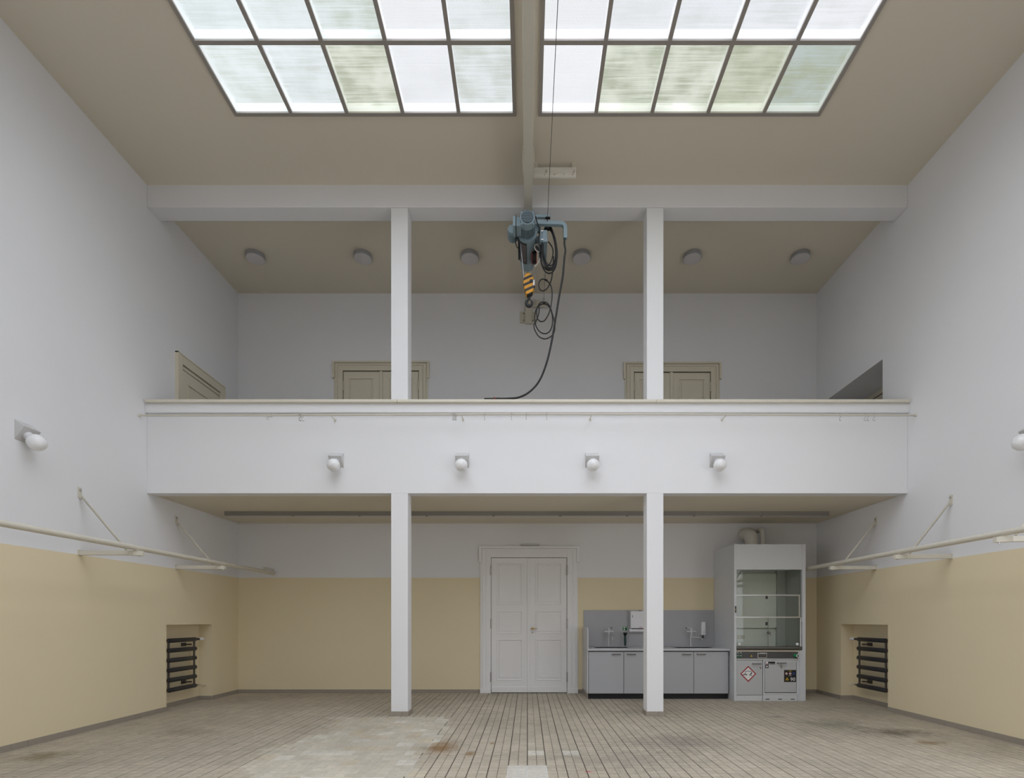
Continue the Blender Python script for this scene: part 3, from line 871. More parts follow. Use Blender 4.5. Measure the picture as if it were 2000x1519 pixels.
# bar above the lower door
d = DB - 0.03
t = thing('sensor_bar', 'slim silver bar fixed to the wall above the white double door', 'sensor', (X(1035, d), DB, Z(1064, d)))
part(t, 'housing', B().tube([(-0.16, -0.028, 0), (0.16, -0.028, 0)], 0.018, 16), M_alu, world=False, smooth=True)
part(t, 'end_cap', B().tube([(-0.185, -0.028, 0), (-0.16, -0.028, 0)], [0.012, 0.0185], 16), M_galv, world=False, smooth=True)
part(t, 'end_cap', B().tube([(0.16, -0.028, 0), (0.185, -0.028, 0)], [0.0185, 0.012], 16), M_galv, world=False, smooth=True)
part(t, 'mount', B().box(-0.12, 0.12, -0.02, 0, -0.01, 0.01), M_galv, world=False)

# ================================================================== WALL RAIL WITH HOOKS ON THE PARAPET
RY = 7.495
RZ = Z(809, RY)
def sag(x): return -0.012 * (1 - (x / 5.69) ** 2) * 0 + 0.010 * math.sin(x * 0.55 + 1.2) - 0.006
t = thing('parapet_rail', 'thin cream rail running along the front of the white parapet', 'rail', (0, DF, RZ))
pts = [(x, RY, RZ + sag(x)) for x in [(-W + 0.002) + (2 * W - 0.004) * i / 40 for i in range(41)]]
part(t, 'tube', B().tube(pts, 0.0125, 10), M_steelc, smooth=True)
for px in (655.0, 905.5, 1152.5, 1410.0):
    xb = X(px, DF) if px != 905.5 else X(904.5, DF)
    b = part(t, 'rail_bracket', B().tube([(xb, RY, RZ + sag(xb) - 0.006), (xb, DF - 0.001, RZ + sag(xb) - 0.016)], 0.0075, 8), M_steelc, smooth=True)
    part(b, 'rosette', B().cyl((xb, DF - 0.012, RZ + sag(xb) - 0.016), (xb, DF + 0.001, RZ + sag(xb) - 0.016), 0.018, 16), M_steelc, smooth=True)
for s in (-1, 1):
    part(t, 'end_socket', B().cyl((s * (W - 0.03), RY, RZ + sag(s * W)), (s * (W + 0.001), RY, RZ + sag(s * W)), 0.02, 14), M_steelc, smooth=True)

def s_hook(size):
    pts = []
    r = 0.02
    for i in range(10):       # upper loop over the rail
        a = PI * 1.15 - i / 9 * PI * 1.25
        pts.append((r * math.cos(a), 0, 0.0 + r * math.sin(a)))
    lo = -size
    pts.append((0.012, 0, -0.03)); pts.append((0.0, 0, lo * 0.55))
    for i in range(9):
        a = PI * 0.85 + i / 8 * PI * 1.15
        pts.append((0.004 + 0.019 * math.cos(a), 0, lo + 0.019 * math.sin(a)))
    return smooth_path(pts, 3)
hook_mesh = B().tube(s_hook(0.062), 0.0033, 6)
hooks = [
    (530, 0.0, 0.9, 'single wire S-hook tilted over the rail, away from the other hooks', None),
    (585, 1.2, 0, 'small wire S-hook in the bunch of three by the first rail bracket from the left', 'hooks by first bracket'),
    (587, 1.35, 0.15, 'small wire S-hook in the bunch of three by the first rail bracket from the left', 'hooks by first bracket'),
    (589.5, 1.0, -0.2, 'small wire S-hook in the bunch of three by the first rail bracket from the left', 'hooks by first bracket'),
    (884.5, 1.3, 0, 'small wire S-hook in the bunch of four by the second rail bracket from the left', 'hooks by second bracket'),
    (886.8, 1.4, 0.1, 'small wire S-hook in the bunch of four by the second rail bracket from the left', 'hooks by second bracket'),
    (888.8, 1.25, -0.1, 'small wire S-hook in the bunch of four by the second rail bracket from the left', 'hooks by second bracket'),
    (890.8, 1.4, 0.05, 'small wire S-hook in the bunch of four by the second rail bracket from the left', 'hooks by second bracket'),
    (946.5, 1.57, 0, 'wire S-hook edge-on, first of four spaced out in the middle of the rail', None),
    (999.2, 1.57, 0, 'wire S-hook edge-on, second of four spaced out in the middle of the rail', None),
    (1028.0, 1.45, 0.15, 'slightly tilted wire S-hook, third of four spaced out mid rail', None),
    (1068.0, 1.57, 0, 'wire S-hook edge-on, last of four spaced out in the middle of the rail', None),
    (1640.5, 0.5, 0, 'open wire S-hook hanging alone near the fume hood end of the rail', None),
    (1689.3, 0.25, 0, 'open wire S-hook, first of the pair at the rail end', None),
    (1694.8, 0.45, 0, 'open wire S-hook, second of the pair at the rail end', None),
    (1706.8, 0.2, 0, 'open wire S-hook nearest the wall end of the rail', None),
]
hm = None
for (px, rz, ry, lab, grp) in hooks:
    x = X(px, RY)
    if hm is None:
        o = hook_mesh.build('s_hook'.replace('s_', 'rail_'), M_hookw, None, off=Vector((0, 0, 0)), smooth=True); hm = o.data
    else:
        o = bpy.data.objects.new('rail_hook', hm); COL.objects.link(o)
    o.location = (x, RY, RZ + sag(x) - 0.002); o.rotation_euler = (0, ry, rz)
    tag(o, lab, 'hook', grp or 'S-hooks on the parapet rail')

# ================================================================== GLOBE WALL LAMPS
def globe_lamp(loc, rz, label):
    t = thing('globe_wall_lamp', label, 'lamp', loc, rz, 'globe wall lamps')
    prof = [(0, 0), (-0.115, -0.08), (0, -0.225)]     # (y, z)
    part(t, 'wedge_body', B().prism(prof, 'x', -0.098, 0.098), M_lampbox, world=False, bev=0.003)
    n = Vector((0, -0.783, -0.622)); c = Vector((0, -0.0575, -0.1525))
    part(t, 'neck', B().cyl(c - n * 0.01, c + n * 0.05, 0.05, 24, 0.042), M_wplast, world=False, smooth=True)
    g = []
    R = 0.093; cc = 0.04 + R * 0.93
    for i in range(19):
        a = -PI / 2 + 0.42 + (PI - 0.42) * i / 18
        g.append((cc + R * math.sin(a), R * math.cos(a)))
    part(t, 'globe', B().lathe(g, c, n, 32), M_opal, world=False, smooth=True)
    return t
zl = Z(884, DF)
for xg, lab in ((X(650.5, 7.49), 'white globe wall lamp on the parapet, leftmost of the four'), (X(900.7, 7.49), 'white globe wall lamp on the parapet, left of the double door below'),
                (X(1158.6, 7.49), 'white globe wall lamp on the parapet, right of the double door below'), (X(1407, 7.49), 'white globe wall lamp on the parapet, rightmost of the four')):
    globe_lamp((xg, DF, zl), 0, lab)
globe_lamp((-W, 5.775, 3.668), PI / 2, 'white globe lamp on the left side wall')
globe_lamp((W, 5.725, 3.655), -PI / 2, 'white globe lamp on the side wall, cut off at the right edge of the view')

# ================================================================== ROUND CEILING LAMPS OVER THE GALLERY
ords = ['leftmost', 'second from left', 'third from left', 'fourth from left', 'fifth from left', 'rightmost']
for px, od in zip((498.8, 708.8, 917.7, 1136, 1352, 1563), ords):
    t = thing('ceiling_lamp', 'round grey drum lamp on the gallery ceiling, %s of six' % od, 'lamp', (X(px, 9.0), 9.0, ZG), 0, 'round lamps on the gallery ceiling')
    part(t, 'drum', B().lathe([(0, 0.150), (0.02, 0.155), (0.072, 0.158), (0.080, 0.152), (0.080, 0.1)], (0, 0, 0.002), (0, 0, -1), 40), M_disc, world=False, smooth=True)
    part(t, 'diffuser', B().lathe([(0.0, 0.149), (0.004, 0.147), (0.007, 0.12), (0.009, 0.0)], (0, 0, -0.077), (0, 0, -1), 40), M_disco, world=False, smooth=True)

# long luminaire under the gallery
yb = 8.95
t = thing('strip_luminaire', 'long grey strip luminaire fixed under the gallery', 'lamp', (0, yb, ZS))
xa, xb = X(438, yb), X(1620, yb)
nseg = 9
for i in range(nseg):
    a = xa + (xb - xa) * i / nseg; b_ = xa + (xb - xa) * (i + 1) / nseg
    s = part(t, 'housing_section', B().box(a + 0.001, b_ - 0.001, yb, yb + 0.11, ZS - 0.074, ZS + 0.001), M_trough, bev=0.003)
    part(s, 'diffuser', B().box(a + 0.02, b_ - 0.02, yb + 0.02, yb + 0.09, ZS - 0.078, ZS - 0.07), M_disco)

# ================================================================== PIPES ON BRACKETS ALONG THE SIDE WALLS
PIPE_Z, PIPE_R = 2.356, 0.034
for s, xp, y1, lab in ((-1, -4.99, DB - 0.02, 'cream pipe rail carried on brackets along the left side wall'), (1, 5.03, DB - 0.02, 'cream pipe rail carried on brackets, ending behind the fume hood')):
    t = thing('pipe_rail', lab, 'pipe', (xp, y1, PIPE_Z), 0, 'pipe rails along the side walls')
    part(t, 'pipe', B().tube([(xp, y, PIPE_Z) for y in (1.0, 4.0, 7.0, y1)], PIPE_R, 20), M_steelc, smooth=True)
    part(t, 'end_cap', B().cyl((xp, y1 - 0.012, PIPE_Z), (xp, y1 + 0.008, PIPE_Z), PIPE_R + 0.004, 20), M_steelc, smooth=True)
    c = part(t, 'wall_clip', B().box(xp - 0.02, xp + 0.02, y1 - 0.34, y1 - 0.30, PIPE_Z + 0.02, PIPE_Z + 0.085), M_steelc, bev=0.004)
    part(c, 'clip_arm', B().box(xp - 0.015, xp + 0.015, y1 - 0.31, DB + 0.001, PIPE_Z + 0.06, PIPE_Z + 0.08), M_steelc)

def pipe_bracket(s, y, xp, label, ztop):
    t = thing('pipe_bracket', label, 'bracket', (s * W, y, 2.30), 0, 'brackets of the pipe rails')
    za, zb = PIPE_Z - PIPE_R - 0.062, PIPE_Z - PIPE_R - 0.004
    x0_, x1_ = s * (W - 0.012), xp - s * 0.035
    # arm with mitred nose
    nose = xp - s * 0.065
    poly = [(x0_, y - 0.022), (xp + s * 0.055, y - 0.022), (nose, y + 0.035), (nose, y + 0.085), (xp + s * 0.02, y + 0.085), (xp + s * 0.085, y + 0.022), (x0_, y + 0.022)]
    part(t, 'arm', B().prism(poly, 'z', za, zb), M_steelc, bev=0.003)
    part(t, 'saddle', B().box(xp - 0.02, xp + 0.02, y + 0.01, y + 0.06, zb - 0.004, zb + 0.012), M_steelc)
    part(t, 'bolt', B().cyl((nose + s * 0.035, y + 0.05, za - 0.012), (nose + s * 0.035, y + 0.05, za), 0.012, 6), M_galv)
    part(t, 'wall_plate', B().box(s * (W - 0.010), s * (W + 0.001), y - 0.032, y + 0.032, za - 0.008, zb + 0.012), M_steelc, bev=0.003)
    a = Vector((s * (W - 0.03), y, ztop - 0.09)); b_ = Vector((xp + s * 0.10, y, zb + 0.005))
    dirv = (b_ - a).normalized(); up = Vector((0, 1, 0)); w = dirv.cross(up)
    q = B()
    vs = []
    for p in (a, b_):
        for (u, v) in ((-0.016, -0.004), (0.016, -0.004), (0.016, 0.004), (-0.016, 0.004)):
            vs.append(p + up * u + w * v)
    q.add(vs, [(0, 1, 2, 3), (7, 6, 5, 4), (0, 4, 5, 1), (1, 5, 6, 2), (2, 6, 7, 3), (3, 7, 4, 0)])
    vs = []
    for p in (a, b_):
        for (u, v) in ((-0.016, 0.0), (-0.010, 0.0), (-0.010, 0.026), (-0.016, 0.026)):
            vs.append(p + up * u + w * v * -s)
    q.add(vs, [(0, 1, 2, 3), (7, 6, 5, 4), (0, 4, 5, 1), (1, 5, 6, 2), (2, 6, 7, 3), (3, 7, 4, 0)])
    part(t, 'strut', q, M_steelc)
    pl = part(t, 'strut_plate', B().box(s * (W - 0.008), s * (W + 0.001), y - 0.028, y + 0.028, ztop - 0.10, ztop + 0.03).box(s * (W - 0.035), s * (W - 0.004), y - 0.01, y + 0.01, ztop - 0.115, ztop - 0.06), M_steelc, bev=0.002)
    part(pl, 'anchor_bolt', B().cyl((s * (W - 0.022), y, ztop - 0.005), (s * (W - 0.006), y, ztop - 0.005), 0.013, 6), M_galv)
    return t
pipe_bracket(-1, 6.503, -4.99, 'cream wall bracket with diagonal strut, nearer one under the pipe on the left wall', 3.09)
pipe_bracket(-1, 8.294, -4.99, 'cream wall bracket with diagonal strut, above the radiator on the left wall', 3.09)
pipe_bracket(1, 8.355, 5.03, 'cream wall bracket with diagonal strut, closest to the fume hood', 3.085)
pipe_bracket(1, 6.872, 5.03, 'cream wall bracket with diagonal strut, middle one on the fume hood side', 3.085)
pipe_bracket(1, 5.38, 5.03, 'cream wall bracket cut off by the right edge', 3.085)

# ================================================================== RADIATORS
def radiator(s, y0, y1, label):
    xc = s * (W + 0.11)
    t = thing('tube_radiator', label, 'radiator', (xc, (y0 + y1) / 2, 0.25), 0, 'tube radiators in wall niches')
    n = 6; zt, zb = 1.10, 0.295
    for i in range(n):
        z = zb + (zt - zb) * i / (n - 1)
        tb_ = part(t, 'tube', B().lathe([(0, 0.02), (0.004, 0.031), (0.012, 0.036), (y1 - y0 - 0.012, 0.036), (y1 - y0 - 0.004, 0.031), (y1 - y0, 0.02)], (xc, y0, z), (0, 1, 0), 20), M_rad, smooth=True)
        part(tb_, 'end_plug', B().cyl((xc, y0 - 0.02, z), (xc, y0 + 0.01, z), 0.017, 10), M_radh, smooth=True)
        part(tb_, 'end_plug', B().cyl((xc, y1 - 0.01, z), (xc, y1 + 0.025, z), 0.013, 10), M_radh, smooth=True)
    for yy in (y0 + 0.02, y1 - 0.03):
        part(t, 'header_pipe', B().cyl((xc + s * 0.005, yy, zb - 0.02), (xc + s * 0.005, yy, zt + 0.02), 0.0165, 14), M_radh, smooth=True)
    for z in (zt - 0.085, zb + 0.075):
        part(t, 'wall_bracket', B().box(s * (W + ND - 0.012), s * (W + ND + 0.001), y1 - 0.20, y1 - 0.08, z - 0.03, z + 0.03).cyl((xc, y1 - 0.10, z), (s * (W + ND), y1 - 0.14, z), 0.012, 8), M_radh)
    v = part(t, 'thermostat_valve', B().cyl((xc, y1, zt), (xc, y1 + 0.10, zt), 0.011, 10).cyl((xc, y1 + 0.055, zt), (xc, y1 + 0.09, zt), 0.02, 12), M_radh, smooth=True)
    part(v, 'valve_head', B().lathe([(0, 0.015), (0.008, 0.023), (0.07, 0.025), (0.085, 0.02)], (xc, y1 + 0.10, zt), (s * -0.25, 1, 0), 16), M_wplast, smooth=True)
    part(v, 'supply_pipe', B().tube(smooth_path([(xc, y1 + 0.07, zt), (xc + s * 0.03, y1 + 0.10, zt - 0.01), (s * (W + ND), y1 + 0.12, zt - 0.02)], 4), 0.009, 8), M_cream, smooth=True)
    v = part(t, 'return_valve', B().cyl((xc, y1, zb), (xc, y1 + 0.08, zb), 0.011, 10).cyl((xc, y1 + 0.04, zb), (xc, y1 + 0.08, zb), 0.017, 8), M_hinge, smooth=True)
    part(v, 'return_pipe', B().tube(smooth_path([(xc, y1 + 0.08, zb), (xc, y1 + 0.15, zb), (xc + s * 0.02, y1 + 0.2, zb - 0.02), (s * (W + 0.1), min(NL1, NR1) - 0.001, zb - 0.02)], 5), 0.008, 8), M_cream, smooth=True)
radiator(-1, 8.265, 8.95, 'dark tube radiator in the niche of the left side wall')
radiator(1, 8.27, 8.98, 'dark tube radiator in the niche beside the fume hood')

# ================================================================== SINK UNITS
CX0, CX1 = X(1149.5, 9.28), 3.664
CF = 9.28                       # door fronts
ZT = 0.915
cm = (CX0 + CX1) / 2
SINKS = []
for a, b_, lab in ((CX0, cm - 0.002, 'grey two-door sink base cabinet next to the white double door'), (cm + 0.002, CX1 - 0.02, 'grey two-door sink base cabinet next to the fume hood')):
    t = thing('sink_cabinet', lab, 'cabinet', ((a + b_) / 2, CF, 0), 0, 'sink base cabinets')
    SINKS.append(t)
    part(t, 'carcass', B().box(a, b_, CF + 0.02, DB - 0.03, 0.10, ZT - 0.042), M_labg)
    part(t, 'plinth', B().box(a, b_, CF + 0.045, DB - 0.05, 0.0, 0.098), M_black)
    m = (a + b_) / 2
    for k, (u, v) in enumerate(((a + 0.003, m - 0.004), (m + 0.004, b_ - 0.003))):
        dz0, dz1 = 0.103, Z(1272.5, CF)
        dr_ = part(t, 'cabinet_door', B().box(u, v, CF, CF + 0.019, dz0, dz1), M_labg, bev=0.0015)
        hx0 = (v - 0.205, v - 0.05)[0] if k == 0 else u + 0.058
        hzz = Z(1277.8, CF) + 0.002
        hp = [(hx0, CF + 0.001, hzz), (hx0, CF - 0.022, hzz), (hx0 + 0.012, CF - 0.034, hzz), (hx0 + 0.135, CF - 0.034, hzz), (hx0 + 0.147, CF - 0.022, hzz), (hx0 + 0.147, CF + 0.001, hzz)]
        part(dr_, 'handle', B().tube(hp, 0.0085, 8), M_handle, smooth=True)
        for hz_ in (dz0 + 0.1, dz1 - 0.1):
            xh = u - 0.001 if k == 0 else v + 0.001
            part(dr_, 'hinge', B().cyl((xh, CF + 0.006, hz_ - 0.025), (xh, CF + 0.006, hz_ + 0.025), 0.006, 8), M_hinge)
    part(t, 'gap_strip', B().box(a, b_, CF + 0.012, CF + 0.021, Z(1272.5, CF), ZT - 0.036).box(a, a + 0.006, CF + 0.015, CF + 0.021, 0.1, ZT - 0.04).box(b_ - 0.006, b_, CF + 0.015, CF + 0.021, 0.1, ZT - 0.04).box(m - 0.012, m + 0.012, CF + 0.0195, CF + 0.021, 0.1, ZT - 0.04), M_black)  # black strips painted in as the shade of the door and worktop gaps

# worktop with two sunk basins
t = thing('worktop', 'light grey worktop with two sunk basins and a curved end upstand', 'worktop', ((CX0 + CX1) / 2, CF, ZT - 0.04))
S1 = (X(1150, 9.6) + 0.12, X(1228, 9.6), 9.42, 9.86); S2 = (X(1318, 9.6), X(1398, 9.6) - 0.06, 9.42, 9.86)
wf, wb_ = CF - 0.03, DB - 0.028
xsW = [CX0 - 0.004, S1[0], S1[1], S2[0], S2[1], CX1 + 0.012]
q = B()
z0, z1 = Z(1270.6, wf), ZT
q.box(xsW[0], xsW[-1] - 0.014, wf, S1[2], z0, z1).box(xsW[0], xsW[-1] - 0.014, S1[3], wb_, z0, z1)
for a, b_ in ((xsW[0], xsW[1]), (xsW[2], xsW[3]), (xsW[4], xsW[5] - 0.014)):
    q.box(a, b_, S1[2], S1[3], z0, z1)
part(t, 'slab', q, M_labl)
for S in (S1, S2):
    bq = B(); dz = 0.03
    bq.box(S[0], S[1], S[2], S[3], z1 - 0.032, z1 - 0.026)
    bq.box(S[0] - 0.008, S[0], S[2], S[3], z1 - 0.035, z1 + 0.002).box(S[1], S[1] + 0.008, S[2], S[3], z1 - 0.035, z1 + 0.002)
    bq.box(S[0] - 0.008, S[1] + 0.008, S[2] - 0.008, S[2], z1 - 0.035, z1 + 0.002).box(S[0] - 0.008, S[1] + 0.008, S[3], S[3] + 0.008, z1 - 0.035, z1 + 0.002)
    bs = part(t, 'basin', bq, M_labl)
    part(bs, 'drain', B().cyl(((S[0] + S[1]) / 2, 9.7, z1 - 0.027), ((S[0] + S[1]) / 2, 9.7, z1 - 0.022), 0.03, 16), M_chrome)
    part(bs, 'rim', B().box(S[0] - 0.02, S[1] + 0.02, S[2] - 0.02, S[2] - 0.008, z1, z1 + 0.005).box(S[0] - 0.02, S[1] + 0.02, S[3] + 0.008, S[3] + 0.02, z1, z1 + 0.005).box(S[0] - 0.02, S[0] - 0.008, S[2] - 0.02, S[3] + 0.02, z1, z1 + 0.005).box(S[1] + 0.008, S[1] + 0.02, S[2] - 0.02, S[3] + 0.02, z1, z1 + 0.005), M_labl)
zu = 1.298
prof = [(wf, z0), (wf, zu - 0.10)] + [(wf + 0.09 - 0.09 * math.cos(a), zu - 0.10 + 0.10 * math.sin(a)) for a in [PI / 2 * i / 6 for i in range(1, 7)]] + [(DB - 0.005, zu), (DB - 0.005, z0)]
part(t, 'end_upstand', B().prism(prof, 'x', CX0 - 0.024, CX0 - 0.005), M_labl)
part(SINKS[0], 'end_panel', B().box(CX0 - 0.024, CX0 - 0.005, CF, DB - 0.005, 0.105, z0 - 0.002), M_labl)
part(SINKS[0], 'end_plinth', B().box(CX0 - 0.024, CX0 - 0.005, CF + 0.045, DB - 0.012, 0.0, 0.102), M_base)

# splash panels
zsp = Z(1191.3, DB - 0.03)
t = thing('splashback', 'grey splashback panels on the wall behind the sinks', 'splashback', ((CX0 + CX1) / 2, DB, ZT))
xsS = [X(1140, DB - 0.03), X(1226.8, DB - 0.03), X(1282, DB - 0.03), CX1]
for a, b_ in zip(xsS, xsS[1:]):
    part(t, 'splash_panel', B().box(a + 0.001, b_ - 0.001, DB - 0.026, DB, ZT + 0.001, zsp), M_splash, bev=0.001)

# taps
def tap(px, side, label):
    d = 9.93
    x = X(px, d)
    t = thing('lab_tap', label, 'tap', (x, d, ZT + 0.001), 0, 'laboratory taps over the sinks')
    zb = Z(1233, d)
    part(t, 'stand_pipe', B().cyl((x - 0.006, d + 0.01, ZT), (x - 0.006, d + 0.01, zb - 0.01), 0.013, 12), M_tap, smooth=True)
    part(t, 'base_ring', B().cyl((x - 0.006, d + 0.01, ZT), (x - 0.006, d + 0.01, ZT + 0.012), 0.02, 16), M_tap, smooth=True)
    part(t, 'mixer_body', B().lathe([(0, 0.010), (0.006, 0.016), (0.07, 0.017), (0.078, 0.022), (0.105, 0.023), (0.113, 0.017), (0.182, 0.016), (0.188, 0.010)], (x - 0.094, d - 0.005, zb), (1, 0, 0), 14), M_tap, smooth=True)
    vb = part(t, 'valve_body', B().lathe([(0, 0.012), (0.01, 0.018), (0.075, 0.019), (0.10, 0.013), (0.115, 0.009)], (x, d - 0.01, zb - 0.045), (0, 0, 1), 14), M_tap, smooth=True)
    zl_ = Z(1226, d)
    ln = 0.04 if side > 0 else 0.10
    part(vb, 'lever', B().cyl((x, d - 0.01, zl_), (x + side * ln, d - 0.03, zl_), 0.004, 8), M_tap)
    part(vb, 'lever_knob', B().lathe([(0, 0.004), (0.006, 0.009), (0.02, 0.009), (0.027, 0.004)], (x + side * (ln - 0.008), d - 0.03, zl_), (side, 0, 0), 12), M_blackp, smooth=True)
    if side > 0:
        pts = [(x, d - 0.01, zb - 0.04), (x, d - 0.02, zb - 0.075), (x + 0.01, d - 0.06, zb - 0.10), (x + 0.035, d - 0.12, zb - 0.10), (x + 0.045, d - 0.15, zb - 0.115), (x + 0.045, d - 0.155, zb - 0.16)]
    else:
        pts = [(x, d - 0.01, zb - 0.04), (x, d - 0.015, zb - 0.085), (x + 0.02, d - 0.03, zb - 0.108), (x + 0.15, d - 0.06, zb - 0.115), (x + 0.18, d - 0.068, zb - 0.125), (x + 0.19, d - 0.07, zb - 0.165)]
    part(t, 'spout', B().tube(smooth_path(pts, 5), 0.008, 10), M_tap, smooth=True)
tap(1189.3, 1, 'grey laboratory tap with short lever, by the eyewash')
tap(1350.0, -1, 'grey laboratory tap with long swung spout, by the soap dispenser')

# eyewash
d = 9.93; x = X(1221, d)
t = thing('eyewash_shower', 'dark green hand-held eyewash with black rose on the worktop', 'eyewash', (x, d, ZT + 0.001))
part(t, 'mount', B().lathe([(0, 0.022), (0.008, 0.022), (0.012, 0.012), (0.035, 0.012)], (x, d, ZT), (0, 0, 1), 16), M_chrome, smooth=True)
part(t, 'grip', B().tube([(x + 0.001, d, ZT + 0.02), (x + 0.002, d, ZT + 0.06), (x, d, ZT + 0.14), (x, d, ZT + 0.215)], [0.016, 0.022, 0.024, 0.019], 14), M_dgreen, smooth=True)
part(t, 'spray_head', B().lathe([(0, 0.018), (0.02, 0.029), (0.055, 0.043), (0.062, 0.044), (0.066, 0.038)], (x, d, ZT + 0.21), (0, -0.12, 1), 20), M_blackp, smooth=True)

# green eyewash sign
d = DB - 0.03
sx0, sx1, sz0, sz1 = X(1215.9, d), X(1225.2, d), Z(1231.2, d), Z(1222.2, d)
t = thing('eyewash_sign', 'small square green eyewash sign with white pictogram', 'sign', ((sx0 + sx1) / 2, DB - 0.026, sz0))
part(t, 'plate', B().box(sx0 - 0.004, sx1 + 0.004, DB - 0.029, DB - 0.0255, sz0 - 0.004, sz1 + 0.004), M_print)
part(t, 'green_field', B().box(sx0, sx1, DB - 0.030, DB - 0.028, sz0, sz1), M_sgreen)
cxs = (sx0 + sx1) / 2; hs = sz1 - sz0
def disc(b, c, r, y0, y1, n=20, sxz=(1, 1)):
    b.prism([(c[0] + r * sxz[0] * math.cos(2 * PI * k / n), c[1] + r * sxz[1] * math.sin(2 * PI * k / n)) for k in range(n)], 'y', y0, y1); return b
q = disc(B(), (cxs - 0.012, sz0 + hs * 0.74), hs * 0.24, DB - 0.0312, DB - 0.0295, sxz=(1, 0.55))
q.prism([(cxs - 0.03, sz0 + hs * 0.34), (cxs + 0.008, sz0 + hs * 0.34), (cxs - 0.011, sz0 + hs * 0.08)], 'y', DB - 0.0312, DB - 0.0295)
q.box(cxs - 0.018, cxs - 0.004, DB - 0.0312, DB - 0.0295, sz0 + hs * 0.34, sz0 + hs * 0.44)
q.box(cxs + 0.022, cxs + 0.030, DB - 0.0312, DB - 0.0295, sz0 + hs * 0.66, sz0 + hs * 0.92).box(cxs + 0.015, cxs + 0.037, DB - 0.0312, DB - 0.0295, sz0 + hs * 0.75, sz0 + hs * 0.83)
part(t, 'pictogram', q, M_print)

# paper towel dispenser and its roll trough
yw = DB - 0.026
xa, xb = X(1232.0, 9.93), X(1232.0, 9.93) + 0.275
za, zb = Z(1226.6, 9.93), Z(1193.0, 9.93)
t = thing('towel_dispenser', 'white paper towel dispenser on the splashback, half behind the pillar', 'dispenser', ((xa + xb) / 2, yw, za))
part(t, 'case', B().box(xa, xb, yw - 0.115, yw, za, zb), M_wplast, bev=0.008)
part(t, 'inspection_slot', B().box(xa + 0.028, xa + 0.037, yw - 0.117, yw - 0.11, zb - 0.125, zb - 0.08), M_blackp)
part(t, 'outlet', B().box(xa + 0.03, xb - 0.03, yw - 0.10, yw - 0.02, za - 0.012, za + 0.002), M_gap)
part(t, 'lock', B().box(xa + 0.16, xa + 0.21, yw - 0.09, yw - 0.05, zb - 0.002, zb + 0.012), M_blackp, bev=0.003)
for k in range(4):
    part(t, 'brand_mark', B().box(xa + 0.165 + k * 0.013, xa + 0.175 + k * 0.013, yw - 0.1165, yw - 0.11, za + 0.014, za + 0.024), M_red)
xa2 = X(1229.5, 9.93)
t = thing('roll_trough', 'white rounded holder mounted below the towel dispenser', 'holder', (xa2 + 0.15, yw, Z(1234, 9.93)))
zc = Z(1231, 9.93)
part(t, 'trough', B().lathe([(0, 0.030), (0.004, 0.036), (0.046, 0.036), (0.05, 0.033), (0.054, 0.036), (0.31, 0.036), (0.316, 0.030)], (xa2, yw - 0.06, zc), (1, 0, 0), 20), M_wplast, smooth=True)
part(t, 'back_plate', B().box(xa2 + 0.005, xa2 + 0.30, yw - 0.032, yw, zc - 0.02, zc + 0.03), M_wplast)
part(t, 'knob', B().lathe([(0, 0.012), (0.02, 0.014), (0.03, 0.008)], (xa2 + 0.015, yw - 0.02, zc + 0.06), (0, -1, 0), 12), M_wplast, smooth=True)

# soap dispenser
xa, xb = X(1371.2, 9.93), X(1379.0, 9.93)
za, zb = Z(1240.5, 9.93), Z(1214.2, 9.93)
t = thing('soap_dispenser', 'narrow white soap dispenser on the splashback by the fume hood', 'dispenser', ((xa + xb) / 2, yw, za))
part(t, 'case', B().box(xa, xb, yw - 0.09, yw, za, zb), M_wplast, bev=0.006)
part(t, 'inspection_slot', B().box((xa + xb) / 2 + 0.002, (xa + xb) / 2 + 0.012, yw - 0.092, yw - 0.08, za + 0.05, za + 0.075), M_blackp)
part(t, 'brand_mark', B().box(xa + 0.018, xb - 0.018, yw - 0.0915, yw - 0.08, za + 0.006, za + 0.012), M_blackp)
part(t, 'nozzle', B().cyl(((xa + xb) / 2, yw - 0.06, za), ((xa + xb) / 2 - 0.004, yw - 0.06, za - 0.022), 0.014, 12), M_blackp, smooth=True)
part(t, 'drip_tray', B().lathe([(0, 0.012), (0.004, 0.034), (0.02, 0.038), (0.024, 0.034)], ((xa + xb) / 2 - 0.022, yw - 0.055, za - 0.052), (0, 0, 1), 18), M_blackp, smooth=True)
part(t, 'tray_arm', B().box(xa + 0.01, xb, yw - 0.05, yw, za - 0.028, za - 0.018), M_wplast)

# ================================================================== FUME HOOD
HF = 9.074
HX0, HX1 = X(1434, HF), X(1573.6, HF)
HZ = Z(1062, HF)
pwid = X(1438.6, HF) - HX0
t = thing('fume_hood', 'tall grey laboratory fume hood with glass sash', 'fume hood', ((HX0 + HX1) / 2, HF, 0))
part(t, 'side_panel', B().box(HX0, HX0 + 0.03, HF + 0.002, DB - 0.012, 0, HZ), M_hood)
part(t, 'side_panel', B().box(HX1 - 0.03, HX1, HF + 0.002, DB - 0.012, 0, HZ), M_hood)
part(t, 'front_post', B().box(HX0 - 0.001, HX0 + pwid, HF, HF + 0.055, 0, HZ), M_hood, bev=0.004)
part(t, 'front_post', B().box(HX1 - 0.058, HX1 + 0.001, HF, HF + 0.055, 0, HZ), M_hood, bev=0.004)
zh = Z(1112, HF)
part(t, 'header_panel', B().box(HX0 + pwid, HX1 - 0.058, HF + 0.006, HF + 0.03, zh, HZ - 0.004), M_hood)
part(t, 'roof_panel', B().box(HX0 + 0.03, HX1 - 0.03, HF + 0.03, DB - 0.012, HZ - 0.03, HZ - 0.008), M_hood)
ix0_, ix1_ = HX0 + 0.03, HX1 - 0.03
zw = Z(1268, HF + 0.05)
